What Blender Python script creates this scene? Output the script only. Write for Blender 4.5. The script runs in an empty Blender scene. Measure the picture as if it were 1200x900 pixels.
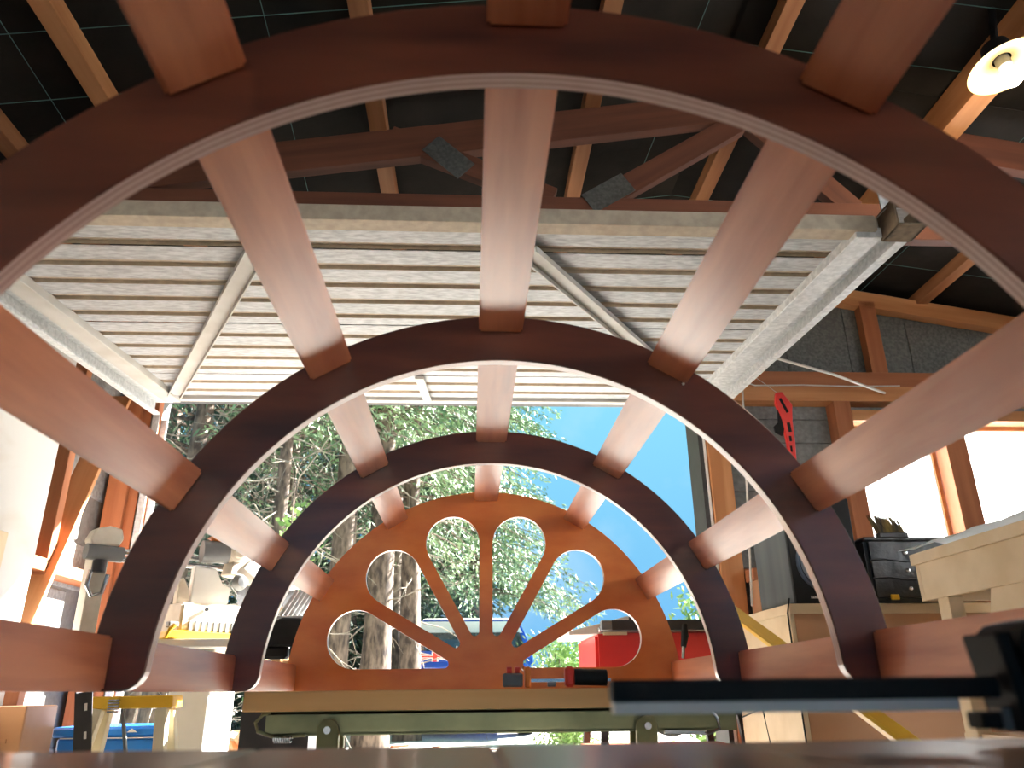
import bpy, bmesh, math, random
from mathutils import Vector, Matrix, Quaternion
V = Vector
scene = bpy.context.scene
COL = scene.collection

# ------------------------------------------------------------------ camera
ZA = 0.80                                   # height of the arched frame's axis
PITCH, YAW, ROLL = 0.3802, 0.0550, -0.0111
cam_d = bpy.data.cameras.new('camera')
cam_d.sensor_fit = 'HORIZONTAL'
cam_d.sensor_width = 36.0
cam_d.lens = 36.0 * 901.5 / 1200.0
cam_d.clip_start = 0.02
cam_d.dof.use_dof = True
cam_d.dof.focus_distance = 2.4
cam_d.dof.aperture_fstop = 6.5
cam = bpy.data.objects.new('camera', cam_d)
COL.objects.link(cam)
_f = V((math.sin(YAW) * math.cos(PITCH), math.cos(YAW) * math.cos(PITCH), math.sin(PITCH)))
_r = V((math.cos(YAW), -math.sin(YAW), 0))
_u = _r.cross(_f)
_c, _s = math.cos(ROLL), math.sin(ROLL)
_r, _u = _c * _r + _s * _u, -_s * _r + _c * _u
cam.matrix_world = Matrix(((_r.x, _u.x, -_f.x, -0.044), (_r.y, _u.y, -_f.y, 0.0),
                           (_r.z, _u.z, -_f.z, 0.789), (0, 0, 0, 1)))
scene.camera = cam

# ------------------------------------------------------------------ sky, sun, exposure
SUN_FROM = V((1.5, 1.0, 1.1)).normalized()      # where the sun stands (front right, low)
SUN_STRENGTH = 26.0
SKY_STRENGTH = 0.42
scene.view_settings.view_transform = 'Standard'
scene.view_settings.look = 'None'
scene.view_settings.gamma = 1.0
scene.view_settings.use_curve_mapping = False
scene.view_settings.exposure = 1.38

world = bpy.data.worlds.new('sky')
scene.world = world
world.use_nodes = True
nt = world.node_tree
nt.nodes.clear()
wo = nt.nodes.new('ShaderNodeOutputWorld')
bg = nt.nodes.new('ShaderNodeBackground')
tc = nt.nodes.new('ShaderNodeTexCoord')
sep = nt.nodes.new('ShaderNodeSeparateXYZ')
ramp = nt.nodes.new('ShaderNodeValToRGB')
ramp.color_ramp.elements[0].position = 0.0
ramp.color_ramp.elements[0].color = (0.16, 0.46, 0.84, 1)
ramp.color_ramp.elements[1].position = 0.45
ramp.color_ramp.elements[1].color = (0.30, 0.78, 1.0, 1)
cl = nt.nodes.new('ShaderNodeTexNoise')
cl.inputs['Scale'].default_value = 5.0
cl.inputs['Detail'].default_value = 6.0
cr = nt.nodes.new('ShaderNodeValToRGB')
cr.color_ramp.elements[0].position = 0.52
cr.color_ramp.elements[0].color = (0, 0, 0, 1)
cr.color_ramp.elements[1].position = 0.80
cr.color_ramp.elements[1].color = (0.55, 0.55, 0.55, 1)
mx = nt.nodes.new('ShaderNodeMix')
mx.data_type = 'RGBA'
mx.inputs['B'].default_value = (0.80, 0.93, 1.0, 1)
nt.links.new(tc.outputs['Generated'], sep.inputs[0])
nt.links.new(sep.outputs['Z'], ramp.inputs[0])
nt.links.new(tc.outputs['Generated'], cl.inputs['Vector'])
nt.links.new(cl.outputs['Fac'], cr.inputs[0])
nt.links.new(cr.outputs[0], mx.inputs['Factor'])
nt.links.new(ramp.outputs[0], mx.inputs['A'])
nt.links.new(mx.outputs['Result'], bg.inputs[0])
bg.inputs[1].default_value = SKY_STRENGTH
nt.links.new(bg.outputs[0], wo.inputs[0])

sd = bpy.data.lights.new('sun', 'SUN')
sd.energy = SUN_STRENGTH
sd.angle = math.radians(0.6)
sd.color = (1.0, 0.975, 0.94)
so = bpy.data.objects.new('sun', sd)
COL.objects.link(so)
so.rotation_euler = (-SUN_FROM).to_track_quat('-Z', 'Y').to_euler()

# ------------------------------------------------------------------ materials
def srgb(r, g, b):
    f = lambda c: c / 12.92 if c <= 0.04045 else ((c + 0.055) / 1.055) ** 2.4
    return (f(r / 255), f(g / 255), f(b / 255))

def mat(name, c1, c2=None, rough=0.5, metal=0.0, scale=8.0, stretch=(1, 1, 1), bump=0.0, coat=0.0,
        coat_rough=0.15, detail=5.0, lo=0.35, hi=0.65, spec=0.5, dist=0.0, bscale=None, rvar=0.0, coat_ior=1.5):
    m = bpy.data.materials.new(name)
    m.use_nodes = True
    t = m.node_tree
    p = t.nodes['Principled BSDF']
    p.inputs['Roughness'].default_value = rough
    p.inputs['Metallic'].default_value = metal
    p.inputs['Coat Weight'].default_value = coat
    p.inputs['Coat Roughness'].default_value = coat_rough
    p.inputs['Coat IOR'].default_value = coat_ior
    p.inputs['Specular IOR Level'].default_value = spec
    if c2 is None:
        c2 = tuple(x * 0.8 for x in c1)
    co = t.nodes.new('ShaderNodeTexCoord')
    oi = t.nodes.new('ShaderNodeObjectInfo')
    mp = t.nodes.new('ShaderNodeMapping')
    mp.inputs['Scale'].default_value = stretch
    ad = t.nodes.new('ShaderNodeVectorMath')
    ml = t.nodes.new('ShaderNodeMath')
    ml.operation = 'MULTIPLY'
    ml.inputs[1].default_value = 37.0
    t.links.new(oi.outputs['Random'], ml.inputs[0])
    t.links.new(co.outputs['Object'], mp.inputs[0])
    t.links.new(mp.outputs[0], ad.inputs[0])
    t.links.new(ml.outputs[0], ad.inputs[1])
    n = t.nodes.new('ShaderNodeTexNoise')
    n.inputs['Scale'].default_value = scale
    n.inputs['Detail'].default_value = detail
    n.inputs['Distortion'].default_value = dist
    t.links.new(ad.outputs[0], n.inputs['Vector'])
    r = t.nodes.new('ShaderNodeValToRGB')
    r.color_ramp.elements[0].position = lo
    r.color_ramp.elements[1].position = hi
    r.color_ramp.elements[0].color = (*c1, 1)
    r.color_ramp.elements[1].color = (*c2, 1)
    t.links.new(n.outputs['Fac'], r.inputs[0])
    t.links.new(r.outputs[0], p.inputs['Base Color'])
    if rvar:
        mr = t.nodes.new('ShaderNodeMapRange')
        mr.inputs['To Min'].default_value = max(0.02, rough - rvar)
        mr.inputs['To Max'].default_value = min(1, rough + rvar)
        t.links.new(n.outputs['Fac'], mr.inputs[0])
        t.links.new(mr.outputs[0], p.inputs['Roughness'])
    if bump:
        b = t.nodes.new('ShaderNodeBump')
        b.inputs['Strength'].default_value = bump
        b.inputs['Distance'].default_value = 0.01
        src = n
        if bscale:
            src = t.nodes.new('ShaderNodeTexNoise')
            src.inputs['Scale'].default_value = bscale
            src.inputs['Detail'].default_value = 4
            t.links.new(ad.outputs[0], src.inputs['Vector'])
        t.links.new(src.outputs['Fac'], b.inputs['Height'])
        t.links.new(b.outputs[0], p.inputs['Normal'])
    return m

GX, GY, GZ = (0.06, 1, 1), (1, 0.06, 1), (1, 1, 0.06)
M = {}
# reddish varnished plywood of the arched frame
M['slat'] = mat('varnished_slat', srgb(180, 94, 54), srgb(216, 132, 86), rough=0.42, scale=26, stretch=(0.10, 1, 1),
                coat=1.0, coat_rough=0.27, coat_ior=1.62, bump=0.02, detail=6, rvar=0.05)
M['rib'] = mat('varnished_rib', srgb(62, 25, 13), srgb(116, 56, 33), rough=0.38, scale=18, stretch=(0.16, 1, 1),
               coat=0.8, coat_rough=0.16, bump=0.05, detail=7, lo=0.3, hi=0.7)
M['fan'] = mat('varnished_fan', srgb(222, 112, 42), srgb(238, 140, 62), rough=0.42, scale=16, stretch=(0.5, 1, 1),
               coat=0.35, coat_rough=0.16, bump=0.03, detail=7, lo=0.3, hi=0.7)
def ply_edge(name, c1, c2, freq):
    m = mat(name, c1, c2, rough=0.45, coat=1.0, coat_rough=0.3, coat_ior=1.9)
    t = m.node_tree
    w = t.nodes.new('ShaderNodeTexWave')
    w.bands_direction = 'Y'
    w.inputs['Scale'].default_value = freq
    w.inputs['Distortion'].default_value = 0.6
    w.inputs['Detail'].default_value = 2
    co = [n for n in t.nodes if n.type == 'TEX_COORD'][0]
    r = [n for n in t.nodes if n.type == 'VALTORGB'][0]
    t.links.new(co.outputs['Object'], w.inputs['Vector'])
    t.links.new(w.outputs['Fac'], r.inputs[0])
    return m
M['ply_edge'] = ply_edge('ply_edge', srgb(152, 104, 90), srgb(184, 144, 132), 48)
# building timber
M['pine'] = mat('rough_pine', srgb(186, 122, 72), srgb(206, 146, 96), rough=0.65, scale=22, stretch=GX, bump=0.06)
M['shadepine'] = mat('shade_dimmed_pine', srgb(146, 94, 56), srgb(170, 116, 74), rough=0.7, scale=22, stretch=GX, bump=0.06)  # pine darkened to carry the shade above the raised door
M['redpine'] = mat('red_pine', srgb(156, 92, 54), srgb(178, 112, 70), rough=0.65, scale=22, stretch=GX, bump=0.06)
M['truss'] = mat('shade_darkened_truss', srgb(86, 47, 30), srgb(108, 62, 42), rough=0.7, scale=22, stretch=GX, bump=0.06)  # shade over the raised door is put into this darker colour
M['beam'] = mat('planed_beam', srgb(226, 172, 104), srgb(236, 188, 124), rough=0.5, scale=20, stretch=GX, bump=0.03)
M['plank'] = mat('bench_plank', srgb(92, 74, 60), srgb(116, 94, 76), rough=0.4, scale=16, stretch=GX, bump=0.08, coat=0.25)
M['plywood'] = mat('pale_plywood', srgb(214, 190, 152), srgb(226, 204, 170), rough=0.6, scale=10, stretch=(0.2, 1, 1), bump=0.02)
M['mdf'] = mat('brown_mdf', srgb(190, 140, 100), srgb(200, 152, 112), rough=0.6, scale=6, stretch=(0.2, 1, 1))
M['offcut'] = mat('fresh_offcut', srgb(206, 150, 100), srgb(232, 196, 150), rough=0.7, scale=9, stretch=GX)
M['sheet'] = mat('white_board', srgb(212, 208, 202), srgb(194, 180, 160), rough=0.7, scale=2.2, lo=0.5, hi=0.75, dist=1.0)
M['paper'] = mat('roof_paper', srgb(26, 24, 22), srgb(44, 39, 34), rough=0.8, scale=3.0, bump=0.5, bscale=9, spec=0.15)
M['gable'] = mat('fibre_sheet', srgb(86, 88, 86), srgb(112, 114, 110), rough=0.9, scale=70, detail=8, bump=0.1)
M['clad'] = mat('grey_cladding', srgb(112, 114, 112), srgb(132, 134, 132), rough=0.9, scale=40, detail=8, bump=0.1)
M['block'] = mat('concrete_block', srgb(118, 116, 112), srgb(142, 140, 136), rough=0.95, scale=60, bump=0.3, detail=8)
M['mortar'] = mat('mortar', srgb(120, 116, 110), rough=0.95, scale=50, bump=0.2)
M['concrete'] = mat('concrete_floor', srgb(202, 197, 188), srgb(214, 209, 200), rough=0.85, scale=5, bump=0.1, detail=8)
M['gravel'] = mat('pale_gravel', srgb(182, 176, 168), srgb(226, 220, 210), rough=0.95, scale=26, bump=0.6, detail=9)
M['galv'] = mat('galvanised_sheet', srgb(176, 178, 178), srgb(206, 207, 206), rough=0.55, metal=0.15, scale=60, detail=6, rvar=0.1)
M['galvdoor'] = mat('spangled_door_sheet', srgb(146, 148, 149), srgb(180, 182, 184), rough=0.6, metal=0.05, scale=85, detail=8, stretch=(0.35, 1, 1))
M['ribside'] = mat('door_rib_side', srgb(164, 150, 132), srgb(180, 166, 146), rough=0.7, scale=40)
M['doorframe'] = mat('painted_door_frame', srgb(182, 180, 175), srgb(168, 164, 156), rough=0.55, scale=8)
M['steel'] = mat('bright_steel', srgb(190, 192, 194), srgb(166, 168, 170), rough=0.25, metal=0.9, scale=12, stretch=(0.2, 1, 1))
M['olive'] = mat('zinc_passivated', srgb(150, 146, 106), srgb(124, 122, 88), rough=0.38, metal=0.65, scale=10)
M['black'] = mat('black_plastic', (0.010, 0.010, 0.010), (0.016, 0.016, 0.016), rough=0.6, scale=20, spec=0.2)
M['blackpaint'] = mat('black_steel', (0.02, 0.018, 0.018), (0.035, 0.03, 0.03), rough=0.5, scale=12)
M['film'] = mat('glossy_black_film', (0.008, 0.008, 0.009), (0.014, 0.014, 0.015), rough=0.38, scale=14, bump=0.4, bscale=22)
M['red'] = mat('red_paint', srgb(212, 44, 40), srgb(226, 56, 50), rough=0.4, scale=6)
M['orange'] = mat('orange_plastic', srgb(232, 130, 40), srgb(222, 118, 34), rough=0.4)
M['redpl'] = mat('red_plastic', srgb(226, 62, 40), srgb(214, 54, 36), rough=0.4)
M['yellow'] = mat('yellow_paint', srgb(240, 188, 28), srgb(228, 174, 24), rough=0.45, scale=8)
M['level'] = mat('yellow_level', srgb(226, 182, 40), srgb(214, 168, 36), rough=0.4, scale=8)
M['blue'] = mat('blue_plastic', srgb(18, 112, 196), srgb(24, 124, 210), rough=0.4)
M['carblue'] = mat('blue_car_paint', srgb(16, 60, 150), srgb(20, 70, 165), rough=0.25, coat=0.8, coat_rough=0.05)
M['white'] = mat('white_paint', srgb(232, 230, 224), srgb(222, 220, 212), rough=0.45)
M['cream'] = mat('cream_casting', srgb(214, 204, 186), srgb(196, 184, 164), rough=0.55, scale=14)
M['creamleg'] = mat('cream_steel', srgb(222, 212, 182), srgb(208, 198, 168), rough=0.5)
M['grey'] = mat('grey_plastic', srgb(120, 122, 122), srgb(104, 106, 106), rough=0.5)
M['greywood'] = mat('grey_veneer', srgb(74, 78, 80), srgb(90, 94, 94), rough=0.6, scale=20, stretch=GZ)
M['cone'] = mat('speaker_cone', srgb(92, 98, 108), srgb(120, 124, 130), rough=0.4, scale=12)
M['ring'] = mat('blue_grey_ring', srgb(96, 112, 130), srgb(80, 94, 112), rough=0.3, metal=0.4)
M['darkglass'] = mat('dark_car_glass', (0.01, 0.02, 0.025), (0.02, 0.035, 0.04), rough=0.05, coat=1.0, coat_rough=0.02)
M['string'] = mat('green_string', srgb(66, 104, 98), srgb(84, 122, 116), rough=0.7)
M['cord'] = mat('white_cord', srgb(214, 208, 196), srgb(196, 188, 176), rough=0.8)
M['bark'] = mat('spruce_bark', srgb(58, 48, 42), srgb(120, 104, 90), rough=0.95, scale=22, stretch=(1, 1, 0.35), bump=0.8, detail=8)
M['twig'] = mat('dead_twig', srgb(120, 112, 100), srgb(150, 142, 128), rough=0.95, scale=6)
M['needle'] = mat('spruce_needles', srgb(66, 98, 66), srgb(132, 156, 112), rough=0.6, scale=1.3, detail=5, lo=0.38, hi=0.62)
M['needle2'] = mat('dark_spruce_needles', srgb(38, 58, 46), srgb(70, 92, 66), rough=0.7, scale=1.1, detail=5)
M['leaf'] = mat('bush_leaves', srgb(90, 128, 60), srgb(138, 166, 92), rough=0.55, scale=2.5)
M['soil'] = mat('forest_litter', srgb(84, 70, 54), srgb(120, 102, 78), rough=0.95, scale=6, bump=0.5, detail=8)
M['plastic_sheet'] = mat('pale_blue_film', srgb(206, 222, 236), srgb(186, 208, 228), rough=0.25, scale=9, bump=0.4)
M['bristle'] = mat('dark_bristle', srgb(48, 44, 38), srgb(150, 124, 60), rough=0.8, scale=30, stretch=GZ)
M['enamel'] = mat('enamel_shade', srgb(214, 196, 150), srgb(204, 186, 140), rough=0.35)
M['rust'] = mat('dirty_bracket', srgb(96, 82, 66), srgb(130, 112, 90), rough=0.8, metal=0.3, scale=30)
M['plate'] = mat('nail_plate', srgb(118, 120, 118), srgb(98, 100, 98), rough=0.5, metal=0.7, scale=90)

mb_ = bpy.data.materials.new('lamp_glow')
mb_.use_nodes = True
_p = mb_.node_tree.nodes['Principled BSDF']
_p.inputs['Emission Color'].default_value = (1.0, 0.86, 0.62, 1)
_p.inputs['Emission Strength'].default_value = 5.0
M['bulb'] = mb_
mt = bpy.data.materials.new('frosted_pane')
mt.use_nodes = True
t_ = mt.node_tree
t_.nodes.clear()
o_ = t_.nodes.new('ShaderNodeOutputMaterial')
tr = t_.nodes.new('ShaderNodeBsdfTranslucent')
tr.inputs[0].default_value = (0.92, 0.94, 0.95, 1)
nz = t_.nodes.new('ShaderNodeTexNoise')
nz.inputs['Scale'].default_value = 4.0
rp = t_.nodes.new('ShaderNodeValToRGB')
rp.color_ramp.elements[0].color = (0.84, 0.87, 0.9, 1)
rp.color_ramp.elements[1].color = (0.96, 0.97, 0.98, 1)
t_.links.new(nz.outputs['Fac'], rp.inputs[0])
t_.links.new(rp.outputs[0], tr.inputs[0])
t_.links.new(tr.outputs[0], o_.inputs[0])
M['frost'] = mt
mg = bpy.data.materials.new('clear_pane')
mg.use_nodes = True
t_ = mg.node_tree
t_.nodes.clear()
o_ = t_.nodes.new('ShaderNodeOutputMaterial')
tr = t_.nodes.new('ShaderNodeBsdfTransparent')
gl = t_.nodes.new('ShaderNodeBsdfGlossy')
gl.inputs['Roughness'].default_value = 0.03
mxs = t_.nodes.new('ShaderNodeMixShader')
mxs.inputs[0].default_value = 0.08
t_.links.new(tr.outputs[0], mxs.inputs[1])
t_.links.new(gl.outputs[0], mxs.inputs[2])
t_.links.new(mxs.outputs[0], o_.inputs[0])
M['glass'] = mg
mc = mt.copy()
mc.name = 'hazy_film'
mc.node_tree.nodes['Color Ramp'].color_ramp.elements[0].color = (0.66, 0.80, 0.92, 1)
mc.node_tree.nodes['Color Ramp'].color_ramp.elements[1].color = (0.86, 0.93, 0.98, 1)
M['film_clear'] = mc

# ------------------------------------------------------------------ helpers
WM = {}                                      # world matrix of every object made here

def place(o, world, parent=None):
    COL.objects.link(o)
    if parent is not None:
        o.parent = parent
        o.matrix_basis = WM[parent.name].inverted() @ world
    else:
        o.matrix_basis = world
    WM[o.name] = world.copy()
    return o

def props(o, label=None, cat=None, group=None, kind=None):
    if label: o['label'] = label
    if cat: o['category'] = cat
    if group: o['group'] = group
    if kind: o['kind'] = kind
    return o

def thing(name, label, cat, loc, group=None, kind=None):
    o = bpy.data.objects.new(name, None)
    o.empty_display_size = 0.05
    place(o, Matrix.Translation(V(loc)))
    return props(o, label, cat, group, kind)

class MB:
    """collects shapes in world coordinates; build() turns them into one mesh object"""
    def __init__(s):
        s.v, s.f, s.m = [], [], []
    def add(s, vs, fs, mi=0):
        n = len(s.v)
        s.v += [V(v) for v in vs]
        s.f += [tuple(i + n for i in f) for f in fs]
        s.m += [mi] * len(fs)
        return s
    def box(s, lo, hi, mi=0):
        x0, y0, z0 = lo; x1, y1, z1 = hi
        return s.add([(x0, y0, z0), (x1, y0, z0), (x1, y1, z0), (x0, y1, z0), (x0, y0, z1), (x1, y0, z1), (x1, y1, z1), (x0, y1, z1)],
                     [(0, 3, 2, 1), (4, 5, 6, 7), (0, 1, 5, 4), (1, 2, 6, 5), (2, 3, 7, 6), (3, 0, 4, 7)], mi)
    def bar(s, p0, p1, w, h, up=(0, 0, 1), mi=0):
        p0, p1 = V(p0), V(p1)
        x = (p1 - p0).normalized()
        y = V(up).cross(x)
        if y.length < 1e-4: y = V((0, 1, 0)).cross(x)
        y.normalize()
        z = x.cross(y)
        vs = []
        for p in (p0, p1):
            for a, b in ((-1, -1), (1, -1), (1, 1), (-1, 1)):
                vs.append(p + y * a * w / 2 + z * b * h / 2)
        return s.add(vs, [(0, 3, 2, 1), (4, 5, 6, 7), (0, 1, 5, 4), (1, 2, 6, 5), (2, 3, 7, 6), (3, 0, 4, 7)], mi)
    def cyl(s, p0, p1, r0, r1=None, n=14, mi=0):
        p0, p1 = V(p0), V(p1)
        r1 = r0 if r1 is None else r1
        x = (p1 - p0).normalized()
        y = x.orthogonal().normalized()
        z = x.cross(y)
        vs = []
        for p, r in ((p0, r0), (p1, r1)):
            for i in range(n):
                a = 2 * math.pi * i / n
                vs.append(p + (y * math.cos(a) + z * math.sin(a)) * r)
        fs = [(i, (i + 1) % n, n + (i + 1) % n, n + i) for i in range(n)]
        fs += [tuple(range(n - 1, -1, -1)), tuple(range(n, 2 * n))]
        return s.add(vs, fs, mi)
    def tube(s, pts, r, n=6, mi=0):
        pts = [V(p) for p in pts]
        rr = r if hasattr(r, '__len__') else [r] * len(pts)
        ref = V((0.31, 0.52, 0.79))
        vs = []
        for i, p in enumerate(pts):
            d = (pts[min(i + 1, len(pts) - 1)] - pts[max(i - 1, 0)]).normalized()
            y = d.cross(ref)
            if y.length < 1e-3: y = d.orthogonal()
            y.normalize()
            z = d.cross(y)
            for k in range(n):
                a = 2 * math.pi * k / n
                vs.append(p + (y * math.cos(a) + z * math.sin(a)) * rr[i])
        fs = []
        for i in range(len(pts) - 1):
            for k in range(n):
                fs.append((i * n + k, i * n + (k + 1) % n, (i + 1) * n + (k + 1) % n, (i + 1) * n + k))
        fs += [tuple(range(n - 1, -1, -1)), tuple(range((len(pts) - 1) * n, len(pts) * n))]
        return s.add(vs, fs, mi)
    def lathe(s, prof, o, axis=(0, 0, 1), n=24, mi=0):
        """prof: (radius, distance along axis)"""
        o, x = V(o), V(axis).normalized()
        y = x.orthogonal().normalized(); z = x.cross(y)
        vs, fs = [], []
        for r, d in prof:
            for k in range(n):
                a = 2 * math.pi * k / n
                vs.append(o + x * d + (y * math.cos(a) + z * math.sin(a)) * max(r, 1e-4))
        for i in range(len(prof) - 1):
            for k in range(n):
                fs.append((i * n + k, i * n + (k + 1) % n, (i + 1) * n + (k + 1) % n, (i + 1) * n + k))
        return s.add(vs, fs, mi)
    def prism(s, poly, o, e1, e2, e3, mi=0, side=None):
        """polygon (u, v) in the plane o + u e1 + v e2, extruded by the vector e3"""
        o, e1, e2, e3 = V(o), V(e1), V(e2), V(e3)
        n = len(poly)
        a = [o + e1 * u + e2 * w for u, w in poly]
        vs = a + [p + e3 for p in a]
        s.add(vs, [tuple(range(n - 1, -1, -1)), tuple(range(n, 2 * n))], mi)
        k = len(s.v) - 2 * n
        for i in range(n):
            s.f.append((k + i, k + (i + 1) % n, k + n + (i + 1) % n, k + n + i))
            s.m.append(mi if side is None else side)
        return s
    def build(s, name, mats, parent=None, smooth=False, bevel=0.0, frame=None, seg=1):
        """frame: world matrix giving the object's own axes (wood grain runs along its local x)"""
        if not isinstance(mats, (list, tuple)): mats = [mats]
        if frame is None:
            if parent is not None and len(s.v) < 1:
                frame = Matrix()
            lo = [min(v[i] for v in s.v) for i in range(3)]
            hi = [max(v[i] for v in s.v) for i in range(3)]
            frame = Matrix.Translation(((lo[0] + hi[0]) / 2, (lo[1] + hi[1]) / 2, lo[2]))
        inv = frame.inverted()
        me = bpy.data.meshes.new(name)
        me.from_pydata([inv @ v for v in s.v], [], s.f)
        for m in mats: me.materials.append(m)
        me.polygons.foreach_set('material_index', s.m)
        me.validate()
        if bevel or True:
            bm = bmesh.new()
            bm.from_mesh(me)
            bmesh.ops.recalc_face_normals(bm, faces=bm.faces)
            if bevel:
                ed = [e for e in bm.edges if len(e.link_faces) == 2 and e.calc_face_angle(0) > 0.6]
                bmesh.ops.bevel(bm, geom=ed, offset=bevel, segments=seg, affect='EDGES', clamp_overlap=True)
            bm.to_mesh(me)
            bm.free()
        if smooth:
            me.shade_smooth()
            try: me.set_sharp_from_angle(angle=math.radians(40))
            except Exception: pass
        o = bpy.data.objects.new(name, me)
        return place(o, frame, parent)

def frame_of(p0, p1, up=(0, 0, 1)):
    p0, p1 = V(p0), V(p1)
    x = (p1 - p0).normalized()
    y = V(up).cross(x)
    if y.length < 1e-4: y = V((0, 1, 0)).cross(x)
    y.normalize()
    z = x.cross(y)
    c = (p0 + p1) / 2
    return Matrix(((x.x, y.x, z.x, c.x), (x.y, y.y, z.y, c.y), (x.z, y.z, z.z, c.z), (0, 0, 0, 1)))

def beam(name, p0, p1, w, h, m, parent=None, up=(0, 0, 1), bevel=0.0015):
    """timber from p0 to p1, w across, h along up"""
    return MB().bar(p0, p1, w, h, up).build(name, m, parent, bevel=bevel, frame=frame_of(p0, p1, up))

def part(name, m, parent, fn, **k):
    b = MB(); fn(b)
    return b.build(name, m, parent, **k)

def arc(cx, cy, r, a0, a1, n):
    return [(cx + r * math.cos(a0 + (a1 - a0) * i / n), cy + r * math.sin(a0 + (a1 - a0) * i / n)) for i in range(n + 1)]

X, Y, Z = V((1, 0, 0)), V((0, 1, 0)), V((0, 0, 1))
rnd = random.Random(7)

# ------------------------------------------------------------------ the shed: walls, floor, roof
WL, WR, WF, WB = -1.72, 3.45, 3.60, -3.2     # inner faces of the walls
RIDGE, RZ, PITCHR = 0.90, 3.00, 0.17
def roof_z(x): return RZ - PITCHR * abs(x - RIDGE)

props(part('floor', M['concrete'], None, lambda b: b.box((WL - 0.2, WB - 0.2, -0.12), (WR + 0.2, WF + 0.15, 0.0))),
      'grey concrete floor of the shed', 'floor', kind='structure')

# ground outside: rises gently away from the door
def ground():
    b = MB()
    nx, ny = 40, 40
    for j in range(ny + 1):
        for i in range(nx + 1):
            x = -16 + 34 * i / nx
            y = WF + 0.15 + 26 * (j / ny) ** 1.4
            k = min(1, max(0, (y - 3.8) / 4.5))
            z = -0.03 + 0.30 * k * k * (3 - 2 * k) + 0.02 * math.sin(x * 2.1 + y) + max(0, (y - 10)) * 0.03
            b.v.append(V((x, y, z)))
    for j in range(ny):
        for i in range(nx):
            a = j * (nx + 1) + i
            b.f.append((a, a + 1, a + nx + 2, a + nx + 1)); b.m.append(0)
    return b
def ground_z(x, y):
    k = min(1, max(0, (y - 3.8) / 4.5))
    return -0.03 + 0.30 * k * k * (3 - 2 * k) + max(0, (y - 10)) * 0.03
props(ground().build('ground', M['gravel'], smooth=True), 'bright pale gravel yard outside the open door', 'ground', kind='structure')

# left wall of concrete blocks
wl = thing('wall_left', 'left wall of grey concrete blocks behind timber studs', 'wall', (WL, 0.2, 0), kind='structure')
part('mortar_core', M['mortar'], wl, lambda b: b.box((WL - 0.19, WB, 0), (WL - 0.008, WF + 0.1, 2.48)))
blk = None
for row in range(12):
    y = WF - 0.02 - (0.2 if row % 2 else 0)
    while y > 0.4:
        z0 = 0.20 * row + 0.006
        if blk is None:
            blk = MB().box((WL - 0.1, y - 0.39, z0), (WL, y, z0 + 0.19)).build('block', M['block'], wl, bevel=0.006)
        else:
            o = blk.copy()
            w = Matrix.Translation((WL - 0.05, y - 0.195, z0))
            place(o, w, wl)
        y -= 0.40
# timber framing standing against the left wall
SI = WL + 0.095
for yy, h in ((3.02, 2.40), (2.42, 2.40), (1.82, 2.4), (1.22, 2.4)):
    beam('stud', (WL + 0.048, yy, 0.0), (WL + 0.048, yy, h), 0.045, 0.093, M['redpine'], wl, up=X)
beam('dwang', (WL + 0.048, 1.0, 1.245), (WL + 0.048, 3.50, 1.245), 0.093, 0.047, M['redpine'], wl)
beam('brace', (WL + 0.075, 2.90, 0.95), (WL + 0.075, 3.36, 2.05), 0.02, 0.10, M['pine'], wl, up=X)
beam('top_plate', (WL + 0.048, WB, 2.42), (WL + 0.048, WF, 2.42), 0.093, 0.05, M['redpine'], wl)

# board lining the left wall
lb = thing('lining_board', 'tall pale sheet leaning on the left wall in full sun', 'board', (SI + 0.02, 2.2, 0))
part('sheet', M['sheet'], lb, lambda b: b.box((SI + 0.002, -0.60, 0.30), (SI + 0.016, 2.88, 2.15)), bevel=0.002)
part('lower_sheet', M['plywood'], lb, lambda b: b.box((SI + 0.018, 1.15, 0.02), (SI + 0.034, 2.66, 1.30)), bevel=0.002)

# front wall
wf = thing('wall_front', 'front wall with framing, grey cladding and the door opening', 'wall', (1.5, WF, 0), kind='structure')
# left jamb
beam('stud', (-1.655, WF - 0.045, 0), (-1.655, WF - 0.045, 2.2), 0.09, 0.09, M['redpine'], wf, up=X)
beam('stud', (-1.583, WF - 0.04, 0), (-1.583, WF - 0.04, 2.2), 0.05, 0.09, M['redpine'], wf, up=X)
part('jamb_track', M['galv'], wf, lambda b: (b.box((-1.556, WF - 0.09, 0), (-1.55, WF - 0.01, 2.02)), b.box((-1.556, WF - 0.016, 0), (-1.51, WF - 0.01, 2.02)),
                                             b.box((-1.556, WF - 0.09, 0), (-1.52, WF - 0.084, 2.02))))
part('corner_cladding', M['clad'], wf, lambda b: b.box((WL - 0.02, WF, -0.02), (-1.56, WF + 0.12, 2.55)))
# lintel above the door
beam('lintel', (-1.62, WF - 0.02, 2.25), (1.15, WF - 0.02, 2.25), 0.09, 0.20, M['redpine'], wf)
# right jamb
beam('jamb_stud', (1.145, WF - 0.045, 0), (1.145, WF - 0.045, 2.12), 0.09, 0.105, M['pine'], wf, up=X)
part('jamb_lining', M['blackpaint'], wf, lambda b: b.box((1.055, WF - 0.07, 0), (1.076, WF + 0.12, 2.10)))
part('jamb_bead', M['white'], wf, lambda b: b.box((1.076, WF - 0.075, 0), (1.088, WF - 0.05, 2.10)))
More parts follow.
